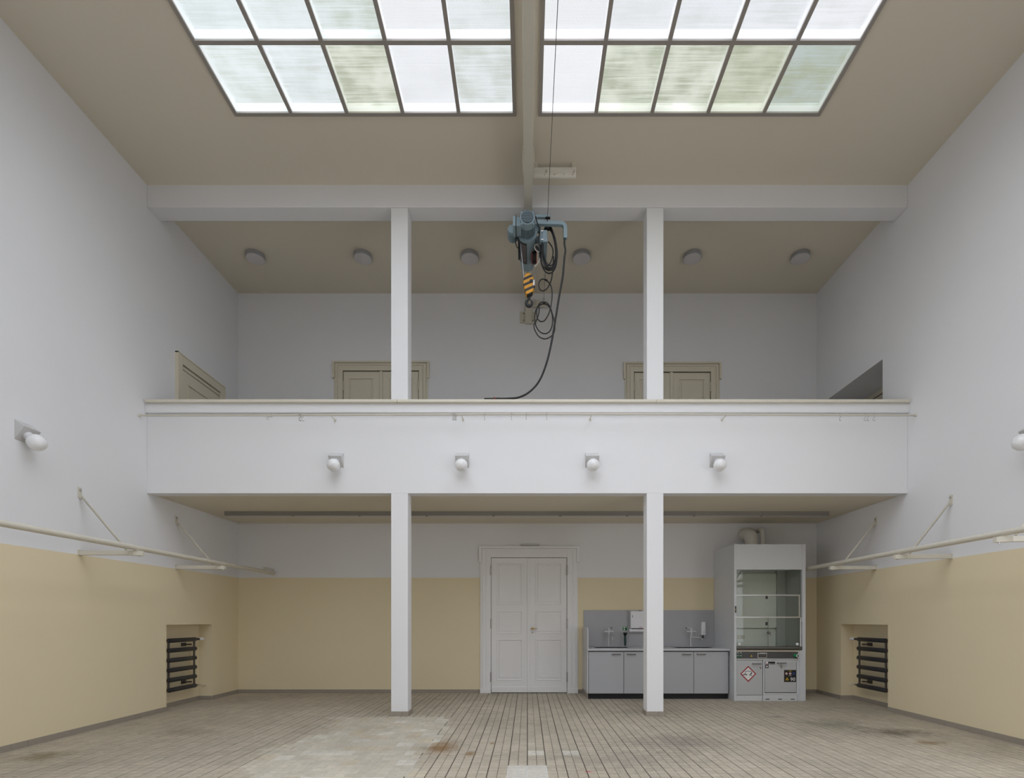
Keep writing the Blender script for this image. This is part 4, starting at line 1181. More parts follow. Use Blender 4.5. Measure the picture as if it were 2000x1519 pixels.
ch = part(t, 'chamber_back', B().box(ix0_, ix1_, 9.80, 9.82, zw, HZ - 0.03), M_hoodd)
part(ch, 'baffle_upper', B().box(ix0_ + 0.0, X(1525.8, 9.74), 9.735, 9.75, Z(1226, 9.74), Z(1120, 9.74)), M_hoodd)
part(ch, 'baffle_lower', B().box(ix0_ + 0.0, X(1523, 9.77), 9.765, 9.78, zw, Z(1228.5, 9.77)), M_hoodd)
part(t, 'chamber_side', B().box(ix1_ - 0.17, ix1_ - 0.001, 9.70, 9.79, zw, HZ - 0.04).box(ix1_ - 0.012, ix1_ - 0.001, HF + 0.06, 9.79, zw, HZ - 0.04), M_hoods)
part(t, 'chamber_side', B().box(ix0_ + 0.001, ix0_ + 0.01, HF + 0.06, 9.73, zw, HZ - 0.04), M_hoods)
part(t, 'chamber_ceiling', B().box(ix0_ + 0.011, ix1_ - 0.013, HF + 0.06, 9.73, zh + 0.04, zh + 0.055), M_hoodd)
part(t, 'work_surface', B().box(ix0_, ix1_, HF + 0.03, 9.80, zw - 0.03, zw), M_hoodd)
part(t, 'power_sockets', B().box(X(1440.6, 9.75), X(1447, 9.75), 9.753, 9.766, Z(1247.5, 9.75), Z(1240.5, 9.75)).box(X(1448, 9.75), X(1454.6, 9.75), 9.753, 9.766, Z(1247.5, 9.75), Z(1240.5, 9.75)), M_doorb, bev=0.003)
rod = part(t, 'lattice_rod', B().cyl((X(1500.3, 9.65), 9.65, zw), (X(1500.3, 9.65), 9.65, Z(1206, 9.65)), 0.008, 10), M_galv, smooth=True)
part(rod, 'clamp', B().lathe([(0, 0.015), (0.02, 0.03), (0.05, 0.026), (0.06, 0.012)], (X(1498.5, 9.64), 9.64, Z(1236, 9.64)), (1, -0.3, 0.1), 12).tube([(X(1502, 9.62), 9.62, Z(1237, 9.62)), (X(1505, 9.6), 9.6, Z(1240, 9.6)), (X(1505, 9.6), 9.6, Z(1242, 9.6))], 0.008, 8), M_hinge, smooth=True)
for py in (1166.0, 1217.5):
    part(t, 'airflow_sticker', B().box(X(1495.3, 9.73), X(1499.6, 9.73), 9.731, 9.734, Z(py + 3.4, 9.73), Z(py - 3.0, 9.73)), M_panel)
# sash: two glass leaves with bars
gx0, gx1 = HX0 + pwid + 0.002, HX1 - 0.062
s1 = part(t, 'sash_upper', B().box(gx0, gx1, HF + 0.048, HF + 0.051, Z(1206, HF), zh + 0.05), M_glass)
part(s1, 'sash_bar', B().box(gx0, X(1564.5, HF), HF + 0.038, HF + 0.058, Z(1163.2, HF), Z(1160.6, HF)), M_galv, bev=0.002)
part(s1, 'sash_stile', B().box(X(1562.3, HF), X(1564.6, HF), HF + 0.036, HF + 0.05, Z(1205, HF), Z(1161, HF)), M_alu)
s2 = part(t, 'sash_lower', B().box(gx0, gx1, HF + 0.026, HF + 0.029, Z(1262.5, HF), Z(1204.5, HF)), M_glass)
part(s2, 'sash_bar', B().box(gx0, X(1565.5, HF), HF + 0.016, HF + 0.036, Z(1206.4, HF), Z(1203.8, HF)), M_galv, bev=0.002)
part(s2, 'sash_stile', B().box(X(1564.0, HF), X(1565.6, HF), HF + 0.016, HF + 0.034, Z(1262, HF), Z(1205, HF)), M_wplast)
for px in (1444.4, 1557.6):
    part(s2, 'sash_knob', B().lathe([(0, 0.010), (0.008, 0.024), (0.02, 0.027), (0.028, 0.02), (0.03, 0.0)], (X(px, HF), HF + 0.026, Z(1257.7, HF)), (0, -1, 0), 20), M_wplast, smooth=True)
part(t, 'sash_hook', B().tube(smooth_path([(X(1564, HF), HF + 0.012, Z(1206.5, HF)), (X(1566.3, HF), HF, Z(1209, HF)), (X(1566.6, HF), HF - 0.005, Z(1212, HF)), (X(1564.5, HF), HF, Z(1214, HF))], 4), 0.007, 8), M_wplast, smooth=True)
# airfoil sill and control panel
part(t, 'sill', B().prism([(HF + 0.03, Z(1271.5, HF)), (HF - 0.008, Z(1266, HF)), (HF - 0.008, Z(1263, HF)), (HF + 0.06, Z(1262, HF))], 'x', gx0 - 0.001, gx1 + 0.003), M_dkst, bev=0.003)
part(t, 'under_sill', B().box(gx0, gx1, HF + 0.02, HF + 0.06, Z(1272.3, HF), Z(1270, HF)), M_doorb)
cpz0, cpz1 = Z(1286.0, HF), Z(1273.0, HF)
cx1 = X(1559.5, HF)
cp = part(t, 'control_panel', B().box(gx0, cx1, HF + 0.015, HF + 0.06, cpz0, cpz1), M_panel, bev=0.002)
for px in (1441.8, 1447.6):
    for py in (1277.2, 1282.7):
        part(cp, 'socket_switch', B().box(X(px - 1.3, HF), X(px + 1.3, HF), HF + 0.009, HF + 0.016, Z(py + 1.5, HF), Z(py - 1.6, HF)), M_blackp)
        part(cp, 'green_button', disc(B(), (X(px, HF), Z(py, HF)), 0.009, HF + 0.005, HF + 0.010, 12), M_lgreen)
        part(cp, 'button_caption', B().box(X(px - 1.6, HF), X(px + 1.6, HF), HF + 0.0125, HF + 0.016, Z(py - 2.1, HF), Z(py - 3.0, HF)), M_print)
def tri(cx_, cz_, r, y0, y1):
    return B().prism([(cx_ - r, cz_ - r * 0.75), (cx_ + r, cz_ - r * 0.75), (cx_, cz_ + r)], 'y', y0, y1)
part(cp, 'warning_triangle', tri(X(1468.5, HF), Z(1280.7, HF), 0.018, HF + 0.0125, HF + 0.016), M_yel_p)
px0, px1 = X(1480, HF), X(1498.6, HF)
disp = part(cp, 'display_frame', B().box(px0, px1, HF + 0.004, HF + 0.016, Z(1285, HF), Z(1275.5, HF)), M_galv, bev=0.006)
part(disp, 'display', B().box(px0 + 0.012, px1 - 0.012, HF + 0.001, HF + 0.006, Z(1283.5, HF), Z(1277, HF)), M_blackp, bev=0.004)
part(disp, 'screen', B().box(px0 + 0.022, px1 - 0.022, HF - 0.0005, HF + 0.003, Z(1282.6, HF), Z(1278.2, HF)), M_panel)
for a, b_ in ((1480.2, 1482.2), (1484.5, 1494.8), (1497, 1498.6)):
    part(cp, 'caption', B().box(X(a, HF), X(b_, HF), HF + 0.0125, HF + 0.016, Z(1275.2, HF) - 0.001, Z(1274.6, HF)), M_print)
tpv = part(cp, 'tap_control', B().lathe([(0, 0.022), (0.03, 0.024), (0.06, 0.026), (0.066, 0.022)], (X(1552.5, HF), HF + 0.016, Z(1280, HF)), (0.25, -1, 0), 18), M_lgreen, smooth=True)
part(tpv, 'tap_ring', B().lathe([(0, 0.026), (0.008, 0.029), (0.014, 0.026)], (X(1555.0, HF), HF - 0.046, Z(1280.2, HF)), (0.15, -1, 0), 20), M_print, smooth=True)
part(tpv, 'tap_centre', B().lathe([(0, 0.016), (0.006, 0.014)], (X(1555.0, HF), HF - 0.06, Z(1280.2, HF)), (0.15, -1, 0), 16), M_dgreen, smooth=True)
part(t, 'lower_frame', B().box(gx0, cx1 + 0.006, HF + 0.012, HF + 0.06, Z(1288.2, HF), cpz0 - 0.001).box(cx1 + 0.002, X(1566, HF), HF + 0.03, HF + 0.07, 0.0, Z(1270.5, HF)).box(X(1563, HF), X(1567.5, HF), HF + 0.012, HF + 0.05, 0, Z(1270.5, HF)), M_hood)
part(t, 'post_label', B().box(HX0 + 0.010, HX0 + 0.038, HF - 0.0015, HF + 0.001, Z(1196.3, HF), Z(1183.3, HF)), M_panel)
part(t, 'post_label_mark', tri(HX0 + 0.024, Z(1189.8, HF), 0.011, HF - 0.0025, HF - 0.001), M_yel_p)

# corrosives cabinet below the hood
t = thing('corrosives_cabinet', 'grey cabinet under the fume hood with red diamond hazard sign', 'cabinet', (X(1465, HF), HF, 0))
a, b_ = gx0 + 0.002, X(1490.4, HF)
part(t, 'carcass', B().box(a, b_, HF + 0.045, 9.72, 0.10, Z(1288.6, HF)), M_labg)
cd = part(t, 'cabinet_door', B().box(a, b_, HF + 0.022, HF + 0.044, Z(1357, HF), Z(1289, HF)), M_cabd, bev=0.002)
part(t, 'plinth', B().box(a, b_ - 0.002, HF + 0.03, 9.7, 0, Z(1358, HF)), M_hood)
hz = Z(1296.2, HF)
part(cd, 'handle', B().tube([(X(1470.6, HF), HF + 0.023, hz), (X(1470.6, HF), HF - 0.012, hz), (X(1486, HF), HF - 0.012, hz), (X(1486, HF), HF + 0.023, hz)], 0.0085, 8), M_handle, smooth=True)
part(cd, 'lock', B().cyl((X(1486.2, HF), HF + 0.023, Z(1303.2, HF)), (X(1486.2, HF), HF + 0.008, Z(1303.2, HF)), 0.012, 14).box(X(1485.6, HF), X(1486.6, HF), HF - 0.014, HF + 0.01, Z(1306, HF), Z(1302, HF)), M_hinge)
dcx, dcz, dr0 = X(1462.4, HF), Z(1316, HF), 0.143
def diamond(r, y0, y1): return B().prism([(dcx - r, dcz), (dcx, dcz - r), (dcx + r, dcz), (dcx, dcz + r)], 'y', y0, y1)
yS = HF + 0.022
sg = part(cd, 'hazard_diamond', diamond(dr0, yS - 0.0012, yS + 0.001), M_red)
part(sg, 'diamond_field', diamond(dr0 - 0.026, yS - 0.002, yS - 0.001), M_print)
def seg2(q, p, r_, w, y0, y1):
    p = Vector((p[0], p[1])); r_ = Vector((r_[0], r_[1])); n_ = (r_ - p).normalized(); o_ = Vector((-n_.y, n_.x)) * w / 2
    q.prism([tuple(p + o_), tuple(r_ + o_), tuple(r_ - o_), tuple(p - o_)], 'y', y0, y1); return q
q = B(); y0_, y1_ = yS - 0.0027, yS - 0.0018
q.box(dcx - 0.098, dcx - 0.018, y0_, y1_, dcz - 0.020, dcz - 0.006)                     # surface being eaten
for (p_, r_) in (((-0.055, 0.040), (-0.002, 0.053)), ((-0.055, 0.028), (-0.055, 0.042)), ((0.0, 0.052), (0.058, 0.040)), ((0.058, 0.042), (0.058, 0.028)),
                 ((-0.052, 0.022), (-0.056, 0.004)), ((-0.064, 0.008), (-0.072, -0.004)), ((-0.046, 0.008), (-0.038, -0.004)), ((0.052, 0.024), (0.046, 0.006)),
                 ((0.020, -0.012), (0.060, 0.010)), ((0.018, -0.018), (0.055, -0.030)), ((0.03, -0.008), (0.066, 0.004)), ((0.05, 0.012), (0.075, 0.028)), ((0.04, -0.022), (0.072, -0.022))):
    seg2(q, (dcx + p_[0], dcz + p_[1]), (dcx + r_[0], dcz + r_[1]), 0.008, y0_, y1_)
part(sg, 'corrosion_pictogram', q, M_blackp)

# safety cabinet
t = thing('safety_cabinet', 'grey safety storage cabinet under the fume hood with black 90 label', 'cabinet', (X(1525, HF), HF, 0))
a, b_ = X(1491.5, HF), X(1559.8, HF)
zc0, zc1 = Z(1356.5, HF), Z(1289, HF)
part(t, 'body', B().box(a, b_, HF + 0.032, 9.70, 0.09, zc1), M_labg)
fr = B().box(a, X(1494, HF), HF + 0.018, HF + 0.034, zc0, zc1).box(X(1557, HF), b_, HF + 0.018, HF + 0.034, zc0, zc1).box(X(1494, HF), X(1557, HF), HF + 0.018, HF + 0.034, zc1 - 0.022, zc1).box(X(1494, HF), X(1557, HF), HF + 0.018, HF + 0.034, zc0, zc0 + 0.028)
part(t, 'front_frame', fr, M_hood)
part(t, 'door_gap', B().box(X(1494, HF), X(1557, HF), HF + 0.029, HF + 0.033, zc0 + 0.02, zc1 - 0.02), M_gap)
dx0, dx1, dz0, dz1 = X(1494.8, HF), X(1556.2, HF), Z(1352, HF), Z(1291.5, HF)
cd = part(t, 'cabinet_door', B().box(dx0, dx1, HF + 0.016, HF + 0.031, dz0, dz1), M_cabd, bev=0.0015)
part(t, 'plinth', B().box(X(1491, HF), X(1558.6, HF), HF + 0.02, 9.70, 0.0, Z(1356.8, HF)), M_hood)
for px in (1500.2, 1524.8, 1549.3):
    part(t, 'pallet_slot', B().box(X(px - 3.8, HF), X(px + 3.8, HF), HF + 0.0185, HF + 0.022, Z(1366.2, HF), Z(1364.8, HF)), M_black)
hz = Z(1294.7, HF)
part(cd, 'handle', B().tube([(X(1518.5, HF), HF + 0.017, hz), (X(1518.5, HF), HF - 0.018, hz), (X(1534.5, HF), HF - 0.018, hz), (X(1534.5, HF), HF + 0.017, hz)], 0.0085, 8), M_handle, smooth=True)
lk = part(cd, 'lock', B().cyl((X(1526.3, HF), HF + 0.017, Z(1298, HF)), (X(1526.3, HF), HF + 0.002, Z(1298, HF)), 0.012, 14), M_hinge, smooth=True)
part(lk, 'key', B().box(X(1525.9, HF), X(1527, HF), HF - 0.012, HF + 0.004, Z(1304.5, HF), Z(1298, HF)), M_hinge)
yS = HF + 0.016
l1 = part(cd, 'warning_label', B().box(X(1495.6, HF), X(1514.6, HF), yS - 0.001, yS + 0.001, Z(1297.6, HF), Z(1291.8, HF)), M_blackp)
part(l1, 'prohibition_disc', disc(B(), (X(1498.6, HF), Z(1294.6, HF)), 0.025, yS - 0.0018, yS - 0.0005), M_print)
part(l1, 'prohibition_ring', disc(B(), (X(1498.6, HF), Z(1296.4, HF)), 0.012, yS - 0.0024, yS - 0.0012, sxz=(1.4, 0.5)), M_red)
for k, px in enumerate((1504.0, 1508.3, 1512.2)):
    part(l1, 'small_caption', B().box(X(px - 1.3, HF), X(px + 1.3, HF), yS - 0.0018, yS - 0.0005, Z(1296.9, HF), Z(1295.6, HF)), M_print if k == 0 else M_labg)
l2 = part(cd, 'arrow_label', B().box(X(1495.6, HF), X(1501.8, HF), yS - 0.001, yS + 0.001, Z(1304.6, HF), Z(1298.2, HF)), M_blackp)
q = seg2(B(), (X(1497.2, HF), Z(1302.2, HF)), (X(1500.2, HF), Z(1300.8, HF)), 0.026, yS - 0.0018, yS - 0.0005)
part(l2, 'arrow', q, M_print)
l3 = part(cd, 'rating_label', B().box(X(1532.2, HF), X(1555.8, HF), yS - 0.001, yS + 0.001, Z(1331.8, HF), Z(1308.2, HF)), M_blackp)
for px, m1, m2 in ((1536.9, M_red, M_print), (1544.2, M_red, M_print), (1551.0, M_blue_p, M_blue_p)):
    c = (X(px, HF), Z(1315.3, HF))
    dk = part(l3, 'round_symbol', disc(B(), c, 0.0245, yS - 0.0018, yS - 0.0005), m1)
    part(dk, 'symbol_field', disc(B(), c, 0.019, yS - 0.0024, yS - 0.0014), m2)
    if m2 is M_print:
        part(dk, 'symbol_mark', seg2(B(), (c[0] - 0.008, c[1] - 0.008), (c[0] + 0.009, c[1] + 0.006), 0.008, yS - 0.003, yS - 0.002), M_blackp)
part(l3, 'caption', B().box(X(1541.2, HF), X(1546.8, HF), yS - 0.0018, yS - 0.0005, Z(1310.8, HF), Z(1309.9, HF)), M_yel_p)
part(l3, 'caption', B().box(X(1540.8, HF), X(1546.8, HF), yS - 0.0018, yS - 0.0005, Z(1319.9, HF), Z(1319.1, HF)), M_labg)
wt = part(l3, 'warning_triangle', tri(X(1538.3, HF), Z(1325.8, HF), 0.031, yS - 0.0018, yS - 0.0005), M_yel_p)
part(wt, 'flame', tri(X(1538.3, HF), Z(1326.2, HF), 0.012, yS - 0.0024, yS - 0.0014), M_blackp)
def ring2(q, c, rx, rz, w, a0, a1, n, y0, y1):
    for i in range(n):
        t0, t1 = a0 + (a1 - a0) * i / n, a0 + (a1 - a0) * (i + 1) / n
        q.prism([(c[0] + (rx - w * k) * math.cos(u), c[1] + (rz - w * k) * math.sin(u)) for (u, k) in ((t0, 0), (t1, 0), (t1, 1), (t0, 1))], 'y', y0, y1)
    return q
nc = (X(1549.0, HF), Z(1326.2, HF))
ny0, ny1 = yS - 0.0022, yS - 0.0006
q = ring2(B(), (nc[0] + 0.024, nc[1]), 0.0195, 0.030, 0.0105, 0, 2 * PI, 24, ny0, ny1)
part(l3, 'digit_zero', q, M_print)
q = ring2(B(), (nc[0] - 0.022, nc[1] + 0.0105), 0.0185, 0.0195, 0.0100, 0, 2 * PI, 24, ny0, ny1)
ring2(q, (nc[0] - 0.0255, nc[1] + 0.007), 0.022, 0.037, 0.0100, 0.0, -1.75, 12, ny0 - 0.0001, ny1)
part(l3, 'digit_nine', q, M_print)

# ducts on the hood
def duct(px, r, y0, ztop, label, name):
    x = X(px, y0)
    t = thing(name, label, 'duct', (x, y0, HZ))
    k = 0.055 + r
    pts = [(x, y0, HZ - 0.006), (x, y0, ztop - k)] + [(x, y0 + k * (1 - math.cos(a)), ztop - k + k * math.sin(a)) for a in [PI / 2 * i / 10 for i in range(1, 11)]] + [(x, DB + 0.001, ztop)]
    part(t, 'elbow_pipe', B().tube(pts, r, 28), M_duct, smooth=True)
    part(t, 'collar', B().lathe([(0, r + 0.006), (0.025, r + 0.006)], (x, y0, HZ - 0.009), (0, 0, 1), 28), M_galv, smooth=True)
    part(t, 'wall_flange', B().cyl((x, DB - 0.02, ztop), (x, DB + 0.001, ztop), r + 0.02, 28), M_duct, smooth=True)
duct(1467.3, 0.118, 9.76, 3.105, 'fat white exhaust elbow rising from the fume hood roof', 'exhaust_duct')
duct(1489.2, 0.040, 9.74, 3.16, 'thin white vent pipe beside the fat exhaust elbow', 'vent_pipe')

# ================================================================== CRANE RAIL AND HOIST
RB = 7.585
t = thing('crane_rail', 'cream steel I-beam crane rail running down the middle of the ceiling', 'beam', (0, DB, RB))
XR = 0.012
q = B().box(XR - 0.062, XR + 0.062, DR + 0.2, DB - 0.02, RB, RB + 0.016)
part(t, 'bottom_flange', q, M_steelc, bev=0.003)
part(t, 'web', B().box(XR - 0.006, XR + 0.006, DR + 0.2, DF - 0.005, RB + 0.016, RB + 0.21).box(XR - 0.006, XR + 0.006, DF - 0.005, DB - 0.02, RB + 0.016, RB + 0.024), M_steelc)
part(t, 'top_flange', B().box(XR - 0.062, XR + 0.062, DR + 0.2, DF - 0.005, RB + 0.205, RB + 0.222), M_steelc)
for yc in (6.98, 3.2, -0.6):
    c = part(t, 'hanger_clamp', B().box(XR - 0.078, XR + 0.078, yc - 0.085, yc + 0.085, RB + 0.002, RB + 0.014).box(XR - 0.078, XR - 0.066, yc - 0.085, yc + 0.085, RB, RB + 0.24).box(XR + 0.066, XR + 0.078, yc - 0.085, yc + 0.085, RB, RB + 0.24), M_steelc, bev=0.002)
    part(c, 'hanger', B().box(XR - 0.05, XR + 0.05, yc - 0.06, yc + 0.06, RB + 0.22, ZC + 0.002), M_steelc)

# stub channel beside the rail
yc = 7.30
t = thing('steel_channel', 'short cream steel channel with bolts fixed beside the crane rail', 'channel', (0.35, yc, 7.75))
xa, xb = XR + 0.075, X(1125, yc)
zq = Z(347.5, yc)
part(t, 'web_plate', B().box(xa, xb, yc, yc + 0.008, zq, zq + 0.125), M_chan)
part(t, 'flange', B().box(xa, xb, yc - 0.03, yc, zq + 0.117, zq + 0.125), M_chan)
part(t, 'lower_leg', B().box(xa, xb, yc - 0.022, yc + 0.002, zq, zq + 0.056), M_chan, bev=0.003)
part(t, 'end_lug', B().box(xb - 0.06, xb, yc - 0.02, yc + 0.03, zq + 0.12, ZC + 0.001), M_steelc)
part(t, 'end_lug', B().box(xa, xa + 0.06, yc - 0.02, yc + 0.03, zq + 0.12, ZC + 0.001), M_steelc)
for px, dz in ((1067, 0.085), (1064, 0.03), (1085.5, 0.03), (1082, 0.028), (1101.5, 0.03), (1118, 0.03), (1121, 0.085)):
    part(t, 'bolt', B().cyl((X(px, yc), yc - 0.032, zq + dz), (X(px, yc), yc, zq + dz), 0.011, 8), M_steelc)

# end support of the rail on the gallery back wall
t = thing('rail_end_bracket', 'cream steel end bracket of the crane rail bolted to the gallery wall', 'bracket', (XR, DB, 7.2))
d = DB - 0.03
part(t, 'wall_plate', B().box(X(1015.8, d), X(1049.5, d), DB - 0.018, DB + 0.001, Z(629.5, d), Z(608, d)), M_steelc, bev=0.002)
part(t, 'post', B().box(X(1026, d) - 0.0, X(1038.6, d), DB - 0.07, DB - 0.017, Z(631, d - 0.03), RB + 0.002), M_steelc, bev=0.003)
part(t, 'gusset', B().box(X(1038.6, d), X(1040.6, d), DB - 0.06, DB - 0.017, Z(617, d), Z(598, d)), M_steelc)
part(t, 'stop_arm', B().box(X(1041, d), X(1068, d), DB - 0.07, DB - 0.03, Z(600.5, d), Z(592, d)).box(X(1047, d), X(1055, d), DB - 0.09, DB - 0.02, Z(601, d), Z(588.5, d)), M_steelc, bev=0.003)
part(t, 'arm_stay', B().box(X(1043, d), X(1047, d), DB - 0.03, DB + 0.001, Z(600, d), Z(592, d)), M_steelc)
for px, py in ((1022.8, 611.5), (1022.8, 625), (1041, 625), (1041, 611.5)):
    part(t, 'anchor_bolt', B().cyl((X(px, d), DB - 0.035, Z(py, d)), (X(px, d), DB - 0.017, Z(py, d)), 0.013, 6), M_hinge)

# hoist
HA = 7.09           # axis height
XA = 0.0
t = thing('wire_rope_hoist', 'blue-grey electric wire rope hoist hanging from the crane rail', 'hoist', (XA, 7.7, 7.6))
dm = part(t, 'drum_casing', B().lathe([(0, 0.06), (0.0, 0.146), (0.035, 0.146), (0.04, 0.134), (0.50, 0.134), (0.505, 0.128), (0.53, 0.122), (0.70, 0.108), (0.71, 0.095), (0.71, 0.0)], (XA, 7.46, HA), (0, 1, 0), 40), M_hoist, smooth=True)
def sector(a0, a1, r0, y0, y1, n=10, th=0.006):
    b = B()
    for k in range(n):
        t0, t1 = a0 + (a1 - a0) * k / n, a0 + (a1 - a0) * (k + 1) / n
        p = [(XA + r * math.sin(tt), HA - r * math.cos(tt)) for (r, tt) in ((r0, t0), (r0 + th, t0), (r0 + th, t1), (r0, t1))]
        b.prism(p, 'y', y0, y1)
    return b
sl = part(dm, 'rope_slot', sector(-0.86, -0.06, 0.131, 7.52, 7.945), M_blackp)
nr = 26
for k in range(nr):
    y = 7.55 + 0.37 * k / nr
    part(sl, 'rope_winding', B().tube([(XA + 0.1375 * math.sin(a), y, HA - 0.1375 * math.cos(a)) for a in [-0.80 + 0.68 * i / 8 for i in range(9)]], 0.0062, 5), M_drum, smooth=True)
mo = part(t, 'motor', B().lathe([(0, 0.088), (0.004, 0.101), (0.02, 0.106), (0.11, 0.108), (0.115, 0.09), (0.28, 0.09)], (XA, 7.185, HA), (0, 1, 0), 36), M_hoist, smooth=True)
part(mo, 'fan_grille', B().cyl((XA, 7.178, HA), (XA, 7.19, HA), 0.087, 32), M_hoistd, smooth=True)
for k in range(9):
    zz = -0.072 + 0.018 * k
    hw = math.sqrt(max(0.086 ** 2 - zz ** 2, 0))
    part(mo, 'grille_bar', B().box(XA - hw, XA + hw, 7.172, 7.18, HA + zz - 0.0025, HA + zz + 0.0025), M_hoist)
for k in range(28):
    a = 2 * PI * k / 28
    o_ = Vector((math.sin(a), 0, -math.cos(a)))
    p0 = Vector((XA, 7.305, HA)) + o_ * 0.085; side = Vector((math.cos(a), 0, math.sin(a))) * 0.003
    vs = [p0 - side, p0 + side, p0 + side + o_ * 0.028, p0 - side + o_ * 0.028]
    vs += [v + Vector((0, 0.15, 0)) for v in vs]
    part(mo, 'cooling_fin', B().add(vs, [(0, 1, 2, 3), (7, 6, 5, 4), (0, 4, 5, 1), (1, 5, 6, 2), (2, 6, 7, 3), (3, 7, 4, 0)]), M_hoist)
for a in (0.8, -0.8, 2.3, -2.3):
    c = (XA + 0.11 * math.sin(a), HA - 0.11 * math.cos(a))
    part(mo, 'lug', B().cyl((c[0], 7.20, c[1]), (c[0], 7.27, c[1]), 0.014, 10), M_hoist, smooth=True)
tbx = part(t, 'terminal_box', B().box(-0.205, -0.155, 7.23, 7.45, 7.00, 7.15), M_hoist, bev=0.012)
part(tbx, 'box_neck', B().box(-0.165, -0.085, 7.245, 7.44, 7.01, 7.14), M_hoist, bev=0.008)
part(tbx, 'seal', B().box(-0.168, -0.156, 7.226, 7.454, 6.996, 7.154), M_cable)
tm = part(t, 'travel_motor', B().lathe([(0, 0.05), (0.006, 0.068), (0.03, 0.074), (0.2, 0.074), (0.225, 0.05)], (-0.215, 7.50, 7.17), (0, 1, 0), 10), M_hoist)
for k in range(6):
    part(tm, 'rib', B().lathe([(0, 0.079), (0.008, 0.079)], (-0.215, 7.53 + 0.028 * k, 7.17), (0, 1, 0), 10), M_hoist)
cbx = part(t, 'control_box', B().box(0.178, 0.292, 7.45, 7.86, 6.94, 7.117), M_hoist, bev=0.012)
part(cbx, 'lid_seam', B().box(0.2145, 0.218, 7.447, 7.863, 6.937, 7.12), M_hoistd)
for y in (7.50, 7.80):
    part(cbx, 'latch', B().box(0.20, 0.232, y - 0.008, y + 0.008, 6.928, 6.942), M_galv)
for z in (6.965, 7.09):
    part(cbx, 'latch', B().box(0.20, 0.232, 7.44, 7.452, z - 0.007, z + 0.007), M_galv)
part(t, 'suspension_frame', B().box(-0.10, 0.20, 7.52, 7.56, 7.14, 7.25).box(-0.10, 0.20, 7.82, 7.86, 7.12, 7.27).box(0.085, 0.18, 7.56, 7.82, 7.06, 7.10).box(-0.085, -0.07, 7.76, 8.08, 7.18, 7.62).box(0.094, 0.109, 7.76, 8.08, 7.18, 7.62).box(-0.085, 0.109, 7.56, 8.0, 7.2, 7.25), M_hoist, bev=0.003)
for sx in (-1, 1):
    for y in (7.82, 8.02):
        part(t, 'trolley_wheel', B().cyl((XR + sx * 0.028, y, RB + 0.055), (XR + sx * 0.078, y, RB + 0.055), 0.038, 20), M_drum, smooth=True)
# cantilever arms for the cables
def sqbar(pts, w):
    b = B(); P = [Vector(p) for p in pts]
    b.tube(P, w * 0.7071, 4); return b
def bend(p0, c, p1, n=6):
    p0, c, p1 = Vector(p0), Vector(c), Vector(p1)
    return [p0.lerp(c, i / n).lerp(c.lerp(p1, i / n), i / n) for i in range(n + 1)]
za = Z(435, 7.4)
arm_pts = [(0.12, 7.42, za + 0.01), (0.46, 7.42, za)] + bend((0.48, 7.42, za), (0.545, 7.42, za - 0.005), (0.548, 7.42, za - 0.07)) + [(0.548, 7.42, Z(466, 7.42))]
part(t, 'cable_arm', sqbar(arm_pts, 0.052), M_hoist)
arm2 = part(t, 'wire_arm', sqbar([(0.13, 7.40, za + 0.075), (0.15, 7.40, za + 0.09), (0.325, 7.40, za + 0.082)], 0.04), M_hoist)
part(arm2, 'wire_clamp', B().box(0.26, 0.33, 7.365, 7.40, za + 0.05, za + 0.064), M_cable)
# cable reel
rc = (0.105, 7.80, Z(503, 7.8))
rl = part(t, 'cable_reel', B().cyl((rc[0] - 0.028, rc[1], rc[2]), (rc[0] + 0.028, rc[1], rc[2]), 0.085, 28), M_cable, smooth=True)
for s in (-1, 1):
    part(rl, 'reel_flange', B().cyl((rc[0] + s * 0.028, rc[1], rc[2]), (rc[0] + s * 0.036, rc[1], rc[2]), 0.108, 32), M_redr, smooth=True)
def pz(zx, zy, d):      # point from the 10.85x detail of the hoist
    px, py = 980 + zx / 10.846, 400 + zy / 10.846
    return (X(px, d), d, Z(py, d))
wp = [pz(805, 1000, 7.66), pz(740, 975, 7.63), pz(700, 910, 7.62), pz(705, 855, 7.62), pz(750, 828, 7.62), pz(800, 860, 7.62), pz(826, 940, 7.62), pz(822, 1060, 7.63), pz(795, 1170, 7.64), pz(750, 1255, 7.66), pz(700, 1297, 7.68)]
part(t, 'white_lead', B().tube(smooth_path(wp, 5), 0.0085, 8).tube(smooth_path([(p[0] - 0.006, p[1] + 0.01, p[2] - 0.012) for p in wp[3:]], 5), 0.005, 8), M_wcable, smooth=True)
part(t, 'motor_lead', B().tube(smooth_path([pz(715, 250, 7.3), pz(750, 370, 7.32), pz(795, 500, 7.36), pz(800, 610, 7.40), pz(780, 720, 7.42), pz(800, 860, 7.44), pz(835, 1000, 7.46)], 5), 0.008, 8), M_cable, smooth=True)
part(t, 'motor_lead', B().tube(smooth_path([pz(290, 700, 7.48), pz(292, 800, 7.50), pz(320, 890, 7.52), pz(362, 930, 7.54)], 5), 0.006, 8), M_cable, smooth=True)
part(t, 'limit_rod', B().tube([(XA - 0.128, 7.48, 7.02), (XA - 0.128, 7.93, 7.02)], 0.013, 10), M_cable, smooth=True)

